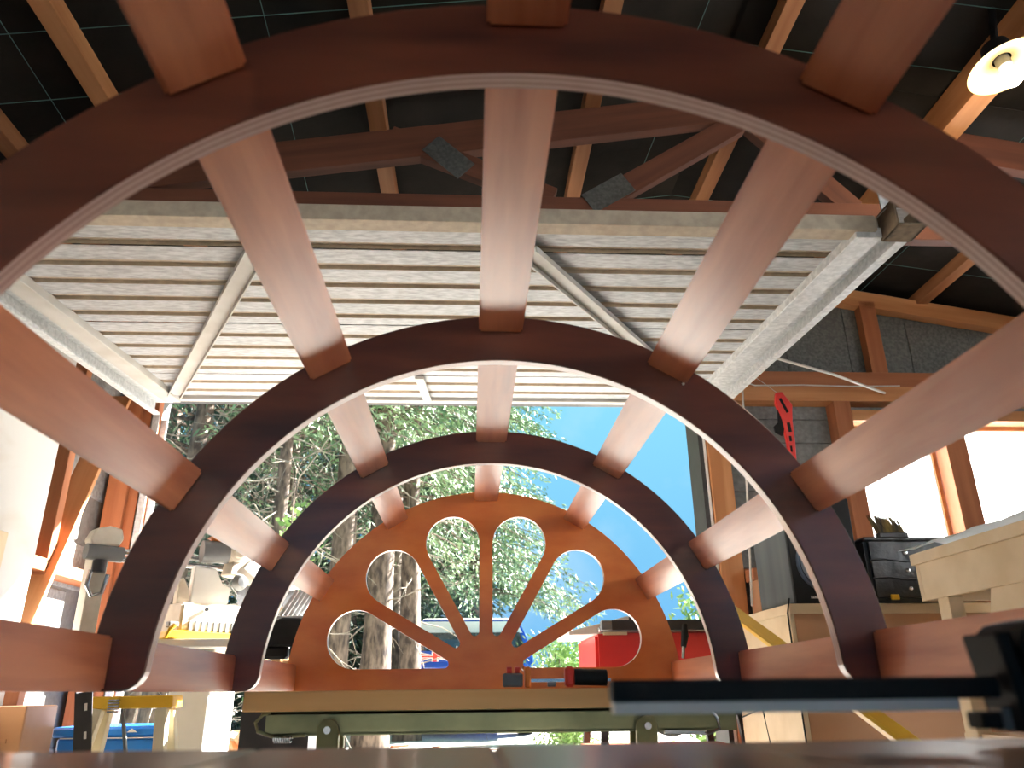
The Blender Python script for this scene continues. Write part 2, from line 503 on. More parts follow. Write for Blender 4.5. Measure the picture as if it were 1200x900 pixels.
# plates and studs
beam('plate', (1.0, WF - 0.045, 2.158), (WR, WF - 0.045, 2.158), 0.09, 0.078, M['pine'], wf)
beam('plate', (-1.7, WF - 0.035, 2.242), (WR, WF - 0.035, 2.242), 0.07, 0.085, M['redpine'], wf)
beam('stud', (1.795, WF - 0.045, 0), (1.795, WF - 0.045, 2.119), 0.09, 0.085, M['redpine'], wf, up=X)
beam('window_head', (1.84, WF - 0.045, 2.045), (WR, WF - 0.045, 2.045), 0.09, 0.055, M['pine'], wf)
beam('window_sill', (1.84, WF - 0.055, 1.18), (WR, WF - 0.055, 1.18), 0.12, 0.05, M['pine'], wf)
beam('dwang', (1.20, WF - 0.045, 1.275), (1.75, WF - 0.045, 1.275), 0.09, 0.045, M['redpine'], wf)
for xx in (2.33, 2.88, 3.40):
    beam('mullion', (xx, WF - 0.05, 1.205), (xx, WF - 0.05, 2.018), 0.10, 0.105, M['redpine'], wf, up=X)
for xx in (2.33, 2.9):
    beam('stud', (xx, WF - 0.045, 0), (xx, WF - 0.045, 1.155), 0.09, 0.045, M['redpine'], wf, up=X)
part('sill_plate', M['redpine'], wf, lambda b: b.box((1.2, WF - 0.09, 0), (WR, WF, 0.045)))
# cladding boards: each lapped a little over the next
nb = 18
for i in range(nb):
    z0 = 0.123 * i - 0.04
    z1 = z0 + 0.12
    x1 = WR + 0.1 if (z1 < 1.19) else 1.845
    MB().bar((1.08, WF + 0.012, (z0 + z1) / 2), (x1, WF + 0.012, (z0 + z1) / 2), 0.02, z1 - z0, up=(0, 0.05, 1)).build('cladding_board', M['clad'], wf)
part('building_wrap', M['blackpaint'], wf, lambda b: (b.box((1.08, WF + 0.03, -0.02), (1.845, WF + 0.10, 2.2)), b.box((1.845, WF + 0.03, -0.02), (WR + .1, WF + 0.10, 1.15)),
                                                   b.box((1.845, WF + 0.03, 2.075), (WR + .1, WF + 0.10, 2.2))))
part('head_board', M['clad'], wf, lambda b: b.box((1.845, WF + 0.005, 2.03), (WR + .1, WF + 0.028, 2.2)))
# gable above the plate: upright fibre sheets
gx = -1.75
while gx < WR:
    x1 = min(gx + 0.335, WR + 0.05)
    MB().prism([(gx, 2.20), (x1 - 0.004, 2.20), (x1 - 0.004, roof_z(x1) - 0.005), (gx, roof_z(gx) - 0.005)], (0, WF + 0.005 + rnd.uniform(0, 0.004), 0), X, Z, (0, 0.012, 0)).build('gable_sheet', M['gable'], wf)
    gx += 0.335
part('gable_backing', M['blackpaint'], wf, lambda b: b.prism([(WL - .1, 2.15), (WR + .1, 2.15), (WR + .1, roof_z(WR)), (RIDGE, RZ), (WL - .1, roof_z(WL))], (0, WF + 0.03, 0), X, Z, (0, 0.08, 0)))
beam('gable_stud', (2.045, WF - 0.03, 2.285), (2.045, WF - 0.03, 2.70), 0.06, 0.085, M['redpine'], wf, up=X)
beam('gable_stud', (0.6, WF - 0.03, 2.285), (0.6, WF - 0.03, 2.84), 0.06, 0.085, M['redpine'], wf, up=X)

# windows in the front wall
xs = (1.84, 2.278, 2.383, 2.828, 2.933, 3.348)
for k in range(3):
    x0, x1 = xs[2 * k], xs[2 * k + 1]
    w = thing('window_%d' % (k + 1), ('window beside the red stud, glowing white above the black case', 'window right of the mullion, glowing white above the pale bench', 'window in the far right corner of the front wall')[k], 'window', ((x0 + x1) / 2, WF, 1.2), kind='structure')
    part('pane', M['frost'], w, lambda b: b.box((x0, WF + 0.012, 1.205), (x1, WF + 0.016, 2.018)))
    part('window_frame', M['pine'], w, lambda b: (b.box((x0, WF + 0.0, 1.205), (x0 + 0.02, WF + 0.03, 2.018)), b.box((x1 - 0.02, WF, 1.205), (x1, WF + 0.03, 2.018)),
                                                   b.box((x0, WF, 1.205), (x1, WF + 0.03, 1.225)), b.box((x0, WF, 1.998), (x1, WF + 0.03, 2.018))))

# right wall and back wall
wr = thing('wall_right', 'right wall of grey boards with an added fill-light window', 'wall', (WR, 0, 0), kind='structure')
part('cladding', M['clad'], wr, lambda b: (b.box((WR, WB, 0), (WR + 0.1, WF, 1.2)), b.box((WR, WB, 2.05), (WR + 0.1, WF, roof_z(WR) + 0.02)),
                                           b.box((WR, WB, 1.2), (WR + 0.1, -1.2, 2.05)), b.box((WR, 1.0, 1.2), (WR + 0.1, WF, 2.05))))
for yy in (3.3, 2.7, 2.1, 1.5):
    beam('stud', (WR - 0.045, yy, 0), (WR - 0.045, yy, 2.5), 0.09, 0.045, M['redpine'], wr, up=Y)
w = thing('window_4', 'wide unseen window added to the right wall as fill light', 'window', (WR, 0.5, 1.2), kind='structure')  # out of view, added to brighten the room from the right
part('pane', M['frost'], w, lambda b: b.box((WR + 0.03, -1.2, 1.2), (WR + 0.035, 1.0, 2.05)))
part('window_frame', M['pine'], w, lambda b: [b.box((WR - 0.01, y0, 1.2), (WR + 0.06, y0 + 0.05, 2.05)) for y0 in (-1.2, -0.12, 0.95)])
wb = thing('wall_back', 'back wall with a wide opening added on its left side for fill light', 'wall', (0.8, WB, 0), kind='structure')  # doorway opening invented to let fill light onto camera-facing surfaces
part('cladding', M['clad'], wb, lambda b: (b.box((WL - .1, WB - 0.1, 0), (-1.66, WB, 2.35)), b.box((1.30, WB - 0.1, 0), (1.90, WB, 2.35)), b.box((3.10, WB - 0.1, 0), (WR + .1, WB, 2.35)),
                                           b.box((1.90, WB - 0.1, 0), (3.10, WB, 1.3)), b.box((WL - .1, WB - 0.1, 2.35), (WR + .1, WB, 3.0))))
for xx in (-1.63, 1.28):
    beam('jamb_stud', (xx, WB - 0.05, 0), (xx, WB - 0.05, 2.35), 0.10, 0.05, M['redpine'], wb, up=X)
w = thing('window_5', 'clear unseen window added to the back wall for light', 'window', (2.5, WB, 1.3), kind='structure')  # out of view, added for sky reflections on the ribs and fill
part('pane', M['glass'], w, lambda b: b.box((1.90, WB - 0.06, 1.3), (3.10, WB - 0.055, 2.35)))
part('window_frame', M['pine'], w, lambda b: [b.box((x0, WB - 0.09, 1.3), (x0 + 0.05, WB - 0.02, 2.35)) for x0 in (1.90, 2.48, 3.05)])
props(part('rear_bounce_ground', M['gravel'], None, lambda b: b.box((-14, WB - 16, -0.15), (18, WB - 0.15, -0.03))), 'pale gravel added behind the shed to bounce light in', 'ground', kind='structure')  # unseen ground added to bounce sunlight through the back opening

# roof: dark lining paper, purlins, trusses
ce = thing('ceiling', 'dark papered roof with timber purlins and trusses', 'ceiling', (RIDGE, 0.3, 2.4), kind='structure')
n_strip = 8
for sgn, xe in ((-1, WL - 0.15), (1, WR + 0.15)):
    yy = WB - 0.1
    k = 0
    while yy < WF + 0.25:
        y1 = min(yy + 0.92, WF + 0.3)
        dz = 0.004 * (k % 2)
        MB().prism([(RIDGE, RZ + dz), (xe, roof_z(xe) + dz), (xe, roof_z(xe) + 0.03), (RIDGE, RZ + 0.03)], (0, yy, 0), X, Z, (0, y1 - yy + 0.06, 0)).build('lining_sheet', M['paper'], ce)
        yy = y1
        k += 1
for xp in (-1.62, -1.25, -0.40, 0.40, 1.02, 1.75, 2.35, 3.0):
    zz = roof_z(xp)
    bright = M['pine'] if xp == -1.25 else M['shadepine']  # lit and shaded purlins told apart by colour
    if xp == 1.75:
        beam('purlin', (xp, WB, zz - 0.066), (xp, WF, zz - 0.066), 0.085, 0.13, M['pine'], ce)  # paler pine stands for lamp light on this purlin
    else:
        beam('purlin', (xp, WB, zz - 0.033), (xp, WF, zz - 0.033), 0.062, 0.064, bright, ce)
# truss just inside the door and the gable rafters
def truss(y, dpt=0.135, webs=True):
    th = 0.045
    for sgn, xe in ((-1, WL + 0.02), (1, WR - 0.02)):
        zt = lambda x: roof_z(x) - 0.066 - dpt / 2
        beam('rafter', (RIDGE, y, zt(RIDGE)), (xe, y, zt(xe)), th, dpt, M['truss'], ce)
    if webs:
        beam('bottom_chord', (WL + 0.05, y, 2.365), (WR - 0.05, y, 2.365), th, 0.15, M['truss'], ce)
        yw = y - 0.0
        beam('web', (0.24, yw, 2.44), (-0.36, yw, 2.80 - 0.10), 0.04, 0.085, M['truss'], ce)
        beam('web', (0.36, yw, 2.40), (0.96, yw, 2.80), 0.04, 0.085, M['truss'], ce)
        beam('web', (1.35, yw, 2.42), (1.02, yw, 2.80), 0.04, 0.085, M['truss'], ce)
        for (xx, zz2, rt) in ((-0.14, 2.60, -0.75), (0.44, 2.46, 0.58)):
            c, s_ = math.cos(rt), math.sin(rt)
            part('nail_plate', M['plate'], ce, lambda b: b.bar((xx - 0.09 * c, y - 0.026, zz2 - 0.09 * s_), (xx + 0.09 * c, y - 0.026, zz2 + 0.09 * s_), 0.003, 0.088))
truss(2.33)
truss(0.55)
beam('rafter', (RIDGE, WF - 0.03, RZ - 0.095), (WL, WF - 0.03, roof_z(WL) - 0.095), 0.06, 0.09, M['pine'], ce)
beam('rafter', (RIDGE, WF - 0.03, RZ - 0.095), (WR, WF - 0.03, roof_z(WR) - 0.095), 0.06, 0.09, M['pine'], ce)
# netting wires strung under the paper
for xw in (-1.44, -0.72, 0.72, 1.36, 2.10):
    z = roof_z(xw) - 0.012
    MB().tube([(xw, WB, z), (xw + 0.1, 0.2, z), (xw - 0.05, WF, z)], 0.0016, 4).build('netting_wire', M['string'], ce)
for yw in (1.42, 1.78, 2.05, 2.98, 3.30):
    MB().tube([(WL, yw, roof_z(WL) - 0.01), (RIDGE, yw + 0.06, RZ - 0.012), (WR, yw - 0.05, roof_z(WR) - 0.01)], 0.0016, 4).build('netting_wire', M['string'], ce)

# ------------------------------------------------------------------ tilted-up garage door
DZ = lambda y: 1.90 + (y - 1.67) * 0.08
door = thing('door_1', 'ribbed metal tilt door raised flat under the roof', 'door', (-0.2, 2.4, 1.9), kind='structure')
DX0, DX1 = -1.40, 1.00
def rib_sheet(y0, y1, first):
    b = MB()
    pitch = 0.1235
    prof = []
    y = y0
    while y < y1 - 0.001:
        for dy, dz in ((0, 0.0), (0.084, 0.0), (0.090, 0.010), (0.1175, 0.010)):
            if y + dy <= y1: prof.append((y + dy, DZ(y + dy) + dz))
        y += pitch
    prof.append((y1, DZ(y1)))
    n = len(prof)
    for x in (DX0, DX1):
        b.v += [V((x, p[0], p[1])) for p in prof]
    for x in (DX0, DX1):
        b.v += [V((x, p[0], p[1] + 0.002)) for p in prof]
    for i in range(n - 1):
        up_ = max(prof[i + 1][1] - DZ(prof[i + 1][0]), prof[i][1] - DZ(prof[i][0])) > 0.006
        b.f.append((i, i + 1, n + i + 1, n + i)); b.m.append(1 if up_ else 0)
        b.f.append((2 * n + i, 3 * n + i, 3 * n + i + 1, 2 * n + i + 1)); b.m.append(0)
    return b
for y0, y1 in ((1.705, 1.825), (1.833, 2.385), (2.393, 2.945), (2.953, 3.27)):
    rib_sheet(y0, y1, 0).build('ribbed_sheet', [M['galvdoor'], M['ribside']], door)
beam('end_rail', (DX0, 1.675, DZ(1.675) + 0.01), (DX1, 1.675, DZ(1.675) + 0.01), 0.05, 0.045, M['ribside'], door)
beam('end_rail', (DX0, 3.285, DZ(3.285) + 0.0), (DX1, 3.285, DZ(3.285) + 0.0), 0.035, 0.035, M['doorframe'], door)
beam('side_rail', (DX0 + 0.02, 1.66, DZ(1.66) - 0.012), (DX0 + 0.02, 3.29, DZ(3.29) - 0.012), 0.07, 0.03, M['doorframe'], door)
beam('side_rail', (DX1 - 0.02, 1.66, DZ(1.66) - 0.012), (DX1 - 0.02, 3.29, DZ(3.29) - 0.012), 0.07, 0.03, M['galv'], door)
def brace(x0, y0, x1, y1):
    b = MB()
    p0, p1 = V((x0, y0, DZ(y0) - 0.016)), V((x1, y1, DZ(y1) - 0.016))
    b.bar(p0, p1, 0.052, 0.004)
    d = (p1 - p0).normalized(); s_ = Z.cross(d).normalized()
    for k in (-1, 1):
        b.bar(p0 + s_ * 0.026 * k - Z * 0.008, p1 + s_ * 0.026 * k - Z * 0.008, 0.004, 0.018)
    b.build('diagonal_brace', M['doorframe'], door)
brace(-1.34, 3.20, -0.62, 1.80)
brace(0.10, 1.78, 0.98, 3.20)
part('pull_handle', M['doorframe'], door, lambda b: b.bar((-0.262, 2.93, DZ(2.93) - 0.015), (-0.246, 3.28, DZ(3.28) - 0.015), 0.035, 0.012))
# tracks the door runs in
def track(x, y0, y1, z0, z1, sgn, name, label):
    t = thing(name, label, 'track', (x, (y0 + y1) / 2, min(z0, z1)))
    a, b_ = V((x, y0, z0)), V((x, y1, z1))
    def chan(b):
        b.bar(a + X * sgn * 0.040, b_ + X * sgn * 0.040, 0.003, 0.062)
        b.bar(a + X * sgn * 0.026 - Z * 0.03, b_ + X * sgn * 0.026 - Z * 0.03, 0.028, 0.003)
        b.bar(a + Z * 0.03, b_ + Z * 0.03, 0.080, 0.003)
        b.bar(a + X * sgn * 0.013 - Z * 0.026, b_ + X * sgn * 0.013 - Z * 0.026, 0.003, 0.010)
    part('channel', M['galv'], t, chan)
    s2 = MB()
    for dx, dz, w_, h_ in ((0, 0.036, 0.075, 0.006), (0, -0.036, 0.075, 0.006), (0.036, 0, 0.006, 0.078), (-0.036, 0, 0.006, 0.078)):
        s2.bar(a + V((dx, -0.03, dz)), a + V((dx, 0.05, dz)), w_, h_)
    s2.build('end_socket', M['rust'], t)
    part('bracket', M['galv'], t, lambda b: b.bar(a + V((0, 0.06, 0.03)), a + V((0, 0.06, 0.42)), 0.03, 0.004, up=Y))
    return t
track(1.055, 1.62, 3.42, 1.905, 2.02, 1, 'door_track', 'bright galvanised door track right of the raised door')
track(-1.47, 1.62, 3.42, 1.900, 2.02, -1, 'door_track', 'galvanised door track left of the raised door')

# ------------------------------------------------------------------ the arched frame
R, RI, RT = 0.55, 0.4734, 0.021
DY = (0.5024, 1.1098, 1.6958, 2.2848)
RS, SW, ST = 0.5217, 0.0696, 0.018
af = thing('arched_frame', 'long arched frame of varnished red-brown plywood ribs, slats and a fan-cut end', 'arch frame', (0, 1.3, ZA - 0.006))
def rib_poly():
    a0 = math.asin(-0.006 / R)
    out = arc(0, 0, R, a0, math.pi - a0, 96)
    rc = 0.032
    cz = -0.006 + rc
    xi = -math.sqrt((RI + rc) ** 2 - cz ** 2)
    left = [(xi + rc * math.cos(a), cz + rc * math.sin(a)) for a in [(-math.pi / 2) + (math.pi / 2 + math.atan2(-cz, -xi) * 1.0) * i / 8 for i in range(9)]]
    b0 = math.atan2(cz, xi)
    b1 = math.pi - b0
    inner = arc(0, 0, RI, b0, b1, 90)
    right = [(-x, z) for x, z in reversed(left)]
    return out + left + inner[1:-1] + right
poly = rib_poly()
def rib(y):
    n = len(poly)
    b = MB()
    b.prism(poly, (0, y, ZA), X, Z, (0, RT, 0), mi=0, side=1)
    return b.build('arch_rib', [M['rib'], M['ply_edge']], af, bevel=0.0018, frame=Matrix.Translation((0, y, ZA)))
for y in DY[:3]: rib(y)

# end panel with six teardrop cut-outs
def fan_panel():
    y = DY[3]
    zc = 0.031
    bm = bmesh.new()
    def loop(pts):
        vs = [bm.verts.new((u, 0, w)) for u, w in pts]
        return [bm.edges.new((vs[i], vs[(i + 1) % len(vs)])) for i in range(len(vs))]
    a0 = math.asin(-0.006 / R)
    edges = loop(arc(0, 0, R, a0, math.pi - a0, 96))
    hw, d1, r2 = 0.019, 0.378, 0.0121
    for k in range(6):
        t = math.radians(15 + 30 * k)
        s15 = math.sin(math.radians(15))
        r1 = d1 * s15 - hw
        d2 = (r2 + hw) / s15
        pts = []
        for i in range(25):
            a = t - math.radians(105) + math.radians(210) * i / 24
            pts.append((d1 * math.cos(t) + r1 * math.cos(a), zc + d1 * math.sin(t) + r1 * math.sin(a)))
        for i in range(9):
            a = t + math.radians(105) + math.radians(150) * i / 8
            pts.append((d2 * math.cos(t) + r2 * math.cos(a), zc + d2 * math.sin(t) + r2 * math.sin(a)))
        edges += loop(pts)
    bmesh.ops.triangle_fill(bm, use_beauty=True, use_dissolve=False, edges=edges)
    geo = bmesh.ops.extrude_face_region(bm, geom=list(bm.faces))
    bmesh.ops.translate(bm, vec=(0, RT, 0), verts=[g for g in geo['geom'] if isinstance(g, bmesh.types.BMVert)])
    bmesh.ops.recalc_face_normals(bm, faces=bm.faces)
    me = bpy.data.meshes.new('fan_panel')
    bm.to_mesh(me); bm.free()
    me.materials.append(M['fan']); me.materials.append(M['ply_edge'])
    for p in me.polygons:
        p.material_index = 0 if abs(p.normal.y) > 0.5 else 1
    o = bpy.data.objects.new('fan_panel', me)
    place(o, Matrix.Translation((0, y, ZA)), af)
    o['label'] = 'half-round end panel with six teardrop cut-outs'
fan_panel()

# slats, one per bay and direction
bays = ((-0.10, DY[0]), (DY[0] + RT, DY[1]), (DY[1] + RT, DY[2]), (DY[2] + RT, DY[3]))
for y0, y1 in bays:
    for k in range(7):
        a = math.radians(30 * k)
        er = V((math.cos(a), 0, math.sin(a)))
        c = V((0, 0, ZA)) + er * (RS + ST / 2)
        if k in (0, 6): c.z = ZA + 0.029
        MB().bar(c + Y * y0, c + Y * y1, SW, ST, up=er).build('slat', M['slat'], af, bevel=0.003, seg=2, frame=frame_of(c + Y * y0, c + Y * y1, er))
for p in ((-0.012, DY[0] - 0.002, 1.345), (0.287, DY[1] - 0.002, 1.236)):
    part('nail_head', M['cord'], af, lambda b: b.cyl(p, V(p) + Y * 0.004, 0.0022, n=10))

# beam the third rib stands on, and the trestle below it
bm_ = props(beam('cross_beam', (-0.483, 1.675, 0.7755), (0.492, 1.675, 0.7755), 0.07, 0.037, M['beam']), 'straight planed pine beam lying on the metal trestle', 'beam')
tr_ = thing('folding_trestle', 'folding metal trestle with olive zinc rail under the pine beam', 'trestle', (0.01, 1.68, 0))
part('rail', M['olive'], tr_, lambda b: (b.box((-0.44, 1.655, 0.716), (0.49, 1.660, 0.756)), b.box((-0.44, 1.655, 0.751), (0.49, 1.70, 0.7565)), b.box((-0.44, 1.655, 0.713), (0.49, 1.70, 0.718))))
for xx in (-0.315, 0.303):
    def leg(b):
        pts = arc(0, 0, 0.021, 0, math.pi, 10) + [(-0.021, -0.70), (0.021, -0.70)]
        b.prism(pts, (xx, 1.640, 0.724), X, V((0, -0.22, 1)).normalized(), (0, -0.012, 0))
    l = part('leg', M['olive'], tr_, leg, bevel=0.002)
    part('pivot_bolt', M['steel'], l, lambda b: b.cyl((xx, 1.63, 0.724), (xx, 1.620, 0.724), 0.007, n=10))
    part('leg', M['olive'], tr_, lambda b: b.bar((xx, 1.70, 0.72), (xx, 1.93, 0.0), 0.042, 0.014, up=Y), bevel=0.002)
part('hook', M['olive'], tr_, lambda b: b.tube([(-0.36, 1.65, 0.715), (-0.42, 1.65, 0.712), (-0.452, 1.65, 0.722), (-0.458, 1.65, 0.738), (-0.445, 1.65, 0.752), (-0.43, 1.65, 0.756)], 0.0035, 8), smooth=True)
part('spring', M['steel'], tr_, lambda b: b.tube([(-0.42 + 0.0006 * i, 1.645 + 0.006 * math.cos(i * 0.9), 0.708 + 0.006 * math.sin(i * 0.9)) for i in range(60)], 0.0018, 5), smooth=True)
part('hook', M['steel'], tr_, lambda b: b.tube([(0.36, 1.65, 0.712), (0.43, 1.65, 0.708), (0.452, 1.65, 0.716), (0.450, 1.65, 0.735), (0.440, 1.65, 0.75)], 0.0035, 8), smooth=True)
part('catch', M['steel'], tr_, lambda b: b.bar((0.34, 1.648, 0.712), (0.42, 1.648, 0.710), 0.006, 0.008), bevel=0.001)

# small quick clamp lying on the beam
qc = thing('quick_clamp', 'small clamp with red and orange ends lying on the pine beam', 'clamp', (0.15, 1.655, 0.794))
part('fixed_jaw', M['grey'], qc, lambda b: b.box((0.022, 1.645, 0.797), (0.062, 1.665, 0.823)), bevel=0.003)
part('release_button', M['redpl'], qc, lambda b: (b.cyl((0.030, 1.655, 0.828), (0.040, 1.655, 0.828), 0.007, n=10), b.cyl((0.046, 1.655, 0.828), (0.056, 1.655, 0.828), 0.007, n=10)))
part('jaw_pad', M['orange'], qc, lambda b: (b.box((0.066, 1.643, 0.795), (0.078, 1.667, 0.835)), b.box((0.060, 1.643, 0.828), (0.068, 1.667, 0.836))), bevel=0.003)
part('bar', M['steel'], qc, lambda b: b.box((0.076, 1.652, 0.806), (0.24, 1.658, 0.812)))
part('slider', M['grey'], qc, lambda b: b.box((0.112, 1.646, 0.797), (0.128, 1.664, 0.807)), bevel=0.002)
part('jaw_pad', M['redpl'], qc, lambda b: b.box((0.147, 1.641, 0.796), (0.166, 1.669, 0.835)), bevel=0.005)
part('grip', M['black'], qc, lambda b: b.cyl((0.167, 1.655, 0.815), (0.232, 1.655, 0.813), 0.0155, n=16), smooth=True)

# ------------------------------------------------------------------ near workbench and bar clamp
nbn = thing('workbench', 'weathered brown plank bench at the bottom edge, nearest of all', 'workbench', (0.05, 0.0, 0))
px = -0.62
while px < 0.75:
    w_ = 0.148
    MB().bar((px + w_ / 2, -0.55, 0.741), (px + w_ / 2, 0.545 + rnd.uniform(-0.004, 0.004), 0.739), w_, 0.036).build('plank', M['plank'], nbn, bevel=0.003, frame=frame_of((px + w_ / 2, -0.55, 0.739), (px + w_ / 2, 0.545, 0.739)))
    px += w_
for xx in (-0.55, 0.65):
    for yy in (-0.5, 0.46):
        beam('leg', (xx, yy, 0), (xx, yy, 0.70), 0.07, 0.07, M['plank'], nbn, up=Y)
for yy in (-0.5, 0.46):
    beam('bearer', (-0.6, yy, 0.70), (0.7, yy, 0.70), 0.045, 0.04, M['plank'], nbn)

bc = thing('bar_clamp', 'large black bar clamp lying across the near bench', 'clamp', (0.2, 0.47, 0.757))
part('sleeve', M['black'], bc, lambda b: b.box((0.036, 0.462, 0.7825), (0.262, 0.476, 0.7945)), bevel=0.0015)
part('rail', M['white'], bc, lambda b: b.box((0.037, 0.463, 0.7765), (0.236, 0.475, 0.7825)))
part('jaw_plate', M['black'], bc, lambda b: b.prism([(0.259, 0.818), (0.268, 0.8185), (0.276, 0.765), (0.267, 0.764)], (0, 0.452, 0), X, Z, (0, 0.034, 0)), bevel=0.0015)
part('head', M['black'], bc, lambda b: b.prism([(0.268, 0.816), (0.278, 0.824), (0.292, 0.827), (0.345, 0.827), (0.350, 0.757), (0.300, 0.757), (0.276, 0.768)], (0, 0.440, 0), X, Z, (0, 0.056, 0)), bevel=0.006)
part('stop_block', M['black'], bc, lambda b: b.box((0.246, 0.460, 0.7665), (0.258, 0.476, 0.7755)), bevel=0.001)
part('stop_bracket', M['grey'], bc, lambda b: b.box((0.2595, 0.462, 0.7655), (0.2645, 0.474, 0.7775)))

# ------------------------------------------------------------------ right side of the room
# plywood carcass with speaker and wrapped case on it
cab = thing('plywood_cabinet', 'low plywood carcass with brown front under the speaker', 'cabinet', (1.2, 2.7, 0))
part('front_panel', M['mdf'], cab, lambda b: b.box((0.945, 2.40, 0.05), (1.60, 2.418, 1.000)), bevel=0.001)
part('side_panel', M['plywood'], cab, lambda b: b.box((0.930, 2.40, 0.0), (0.945, 2.95, 1.000)), bevel=0.001)
part('side_panel', M['plywood'], cab, lambda b: b.box((1.60, 2.40, 0.0), (1.615, 2.95, 1.000)))
part('top', M['plywood'], cab, lambda b: b.box((0.928, 2.392, 1.000), (1.62, 2.95, 1.030)), bevel=0.001)
part('back_panel', M['mdf'], cab, lambda b: b.box((0.945, 2.93, 0.0), (1.60, 2.95, 1.0)))
part('edge_strip', M['plywood'], cab, lambda b: b.box((0.945, 2.394, 0.0), (1.60, 2.40, 0.05)))

sp = thing('loudspeaker', 'black-fronted grey loudspeaker with a round blue-grey driver', 'loudspeaker', (1.08, 2.55, 1.03))
part('cabinet_body', M['greywood'], sp, lambda b: b.box((0.957, 2.415, 1.032), (1.175, 2.70, 1.36)), bevel=0.002)
part('baffle', M['black'], sp, lambda b: b.box((0.957, 2.400, 1.032), (1.175, 2.415, 1.36)), bevel=0.003)
part('driver_ring', M['ring'], sp, lambda b: b.lathe([(0.080, 0.0), (0.088, -0.004), (0.092, 0.0), (0.092, 0.004)], (1.066, 2.399, 1.155), (0, 1, 0), 36), smooth=True)
part('cone', M['cone'], sp, lambda b: b.lathe([(0.079, -0.001), (0.070, -0.004), (0.064, 0.0), (0.030, 0.006), (0.028, 0.0), (0.0, -0.008)], (1.066, 2.397, 1.155), (0, 1, 0), 36), smooth=True)
part('driver_ring', M['ring'], sp, lambda b: b.lathe([(0.026, 0.0), (0.030, -0.004), (0.034, 0.002)], (1.066, 2.399, 1.300), (0, 1, 0), 24), smooth=True)
part('dome', M['cone'], sp, lambda b: b.lathe([(0.026, 0.0), (0.018, -0.006), (0.0, -0.009)], (1.066, 2.399, 1.300), (0, 1, 0), 20), smooth=True)
part('badge', M['white'], sp, lambda b: [b.box((1.006 + 0.006 * i, 2.398, 1.046), (1.010 + 0.006 * i, 2.400, 1.046 + h)) for i, h in enumerate((0.007, 0.005, 0.007, 0.005, 0.006))])

bx = thing('wrapped_case', 'black film-wrapped case with three silver studs below the window', 'case', (1.3, 2.5, 1.03))
part('body', M['film'], bx, lambda b: b.box((1.185, 2.36, 1.031), (1.47, 2.75, 1.225)), bevel=0.012, seg=2)
for i, zz in enumerate((1.178, 1.124, 1.070)):
    part('stud', M['steel'], bx, lambda b: b.lathe([(0.0, -0.006), (0.006, -0.005), (0.0085, -0.001), (0.0085, 0.001)], (1.308 - 0.002 * i, 2.3595, zz), (0, 1, 0), 14), smooth=True)
for zz in (1.10, 1.155):
    part('fold', M['film'], bx, lambda b: b.tube([(1.19, 2.359, zz), (1.24, 2.357, zz + 0.004), (1.30, 2.358, zz - 0.004), (1.465, 2.359, zz)], 0.003, 6), smooth=True)
part('lid_film', M['film'], bx, lambda b: b.box((1.18, 2.355, 1.214), (1.475, 2.755, 1.228)), bevel=0.005)
part('latch', M['yellow'], bx, lambda b: b.box((1.235, 2.353, 1.036), (1.262, 2.36, 1.052)), bevel=0.002)

br = thing('paint_brush', 'worn brush with dark and yellow bristles upright on the case', 'brush', (1.32, 2.42, 1.228))
def bristles(b):
    for i in range(44):
        x0 = 1.268 + 0.086 * (i % 22) / 21 + rnd.uniform(-0.001, 0.001)
        y0 = 2.415 + 0.012 * (i // 22)
        h = rnd.uniform(0.056, 0.066)
        b.tube([(x0, y0, 1.245), (x0 - 0.012, y0, 1.245 + h * 0.5), (x0 - 0.026 + rnd.uniform(-0.0015, 0.0015), y0, 1.245 + h)], [0.0022, 0.002, 0.0012], 4)
part('bristles', M['bristle'], br, bristles)
part('ferrule', M['blackpaint'], br, lambda b: b.box((1.264, 2.408, 1.229), (1.360, 2.434, 1.252)), bevel=0.003)

# pale plywood bench on the right
pb = thing('plywood_bench', 'pale plywood bench with a film-covered top at the right edge', 'workbench', (1.5, 1.5, 0))
part('apron', M['plywood'], pb, lambda b: b.box((1.20, 0.90, 1.008), (1.218, 2.115, 1.105)), bevel=0.001)
part('apron', M['plywood'], pb, lambda b: b.box((1.20, 2.115, 1.008), (1.80, 2.133, 1.105)), bevel=0.001)
part('top', M['plywood'], pb, lambda b: b.box((1.192, 0.90, 1.105), (1.85, 2.14, 1.135)), bevel=0.001)
part('leg', M['plywood'], pb, lambda b: b.box((1.20, 2.01, 0), (1.24, 2.06, 1.008)), bevel=0.002)
part('leg', M['plywood'], pb, lambda b: b.box((1.76, 2.05, 0), (1.80, 2.11, 1.008)), bevel=0.002)
part('leg', M['plywood'], pb, lambda b: b.box((1.20, 0.92, 0), (1.26, 0.98, 1.008)), bevel=0.002)
part('leg', M['plywood'], pb, lambda b: b.box((1.76, 0.92, 0), (1.80, 0.98, 1.008)), bevel=0.002)
part('gusset', M['plywood'], pb, lambda b: b.prism([(1.84, 1.008), (1.90, 0.86), (1.30, 0.86), (1.30, 1.008)], (1.205, 0, 0), Y, Z, (0.018, 0, 0)), bevel=0.001)
part('back_board', M['beam'], pb, lambda b: b.box((1.40, 1.55, 0.70), (1.42, 2.10, 1.005)))
part('shelf', M['plywood'], pb, lambda b: b.box((1.21, 0.95, 0.66), (1.80, 2.08, 0.68)))
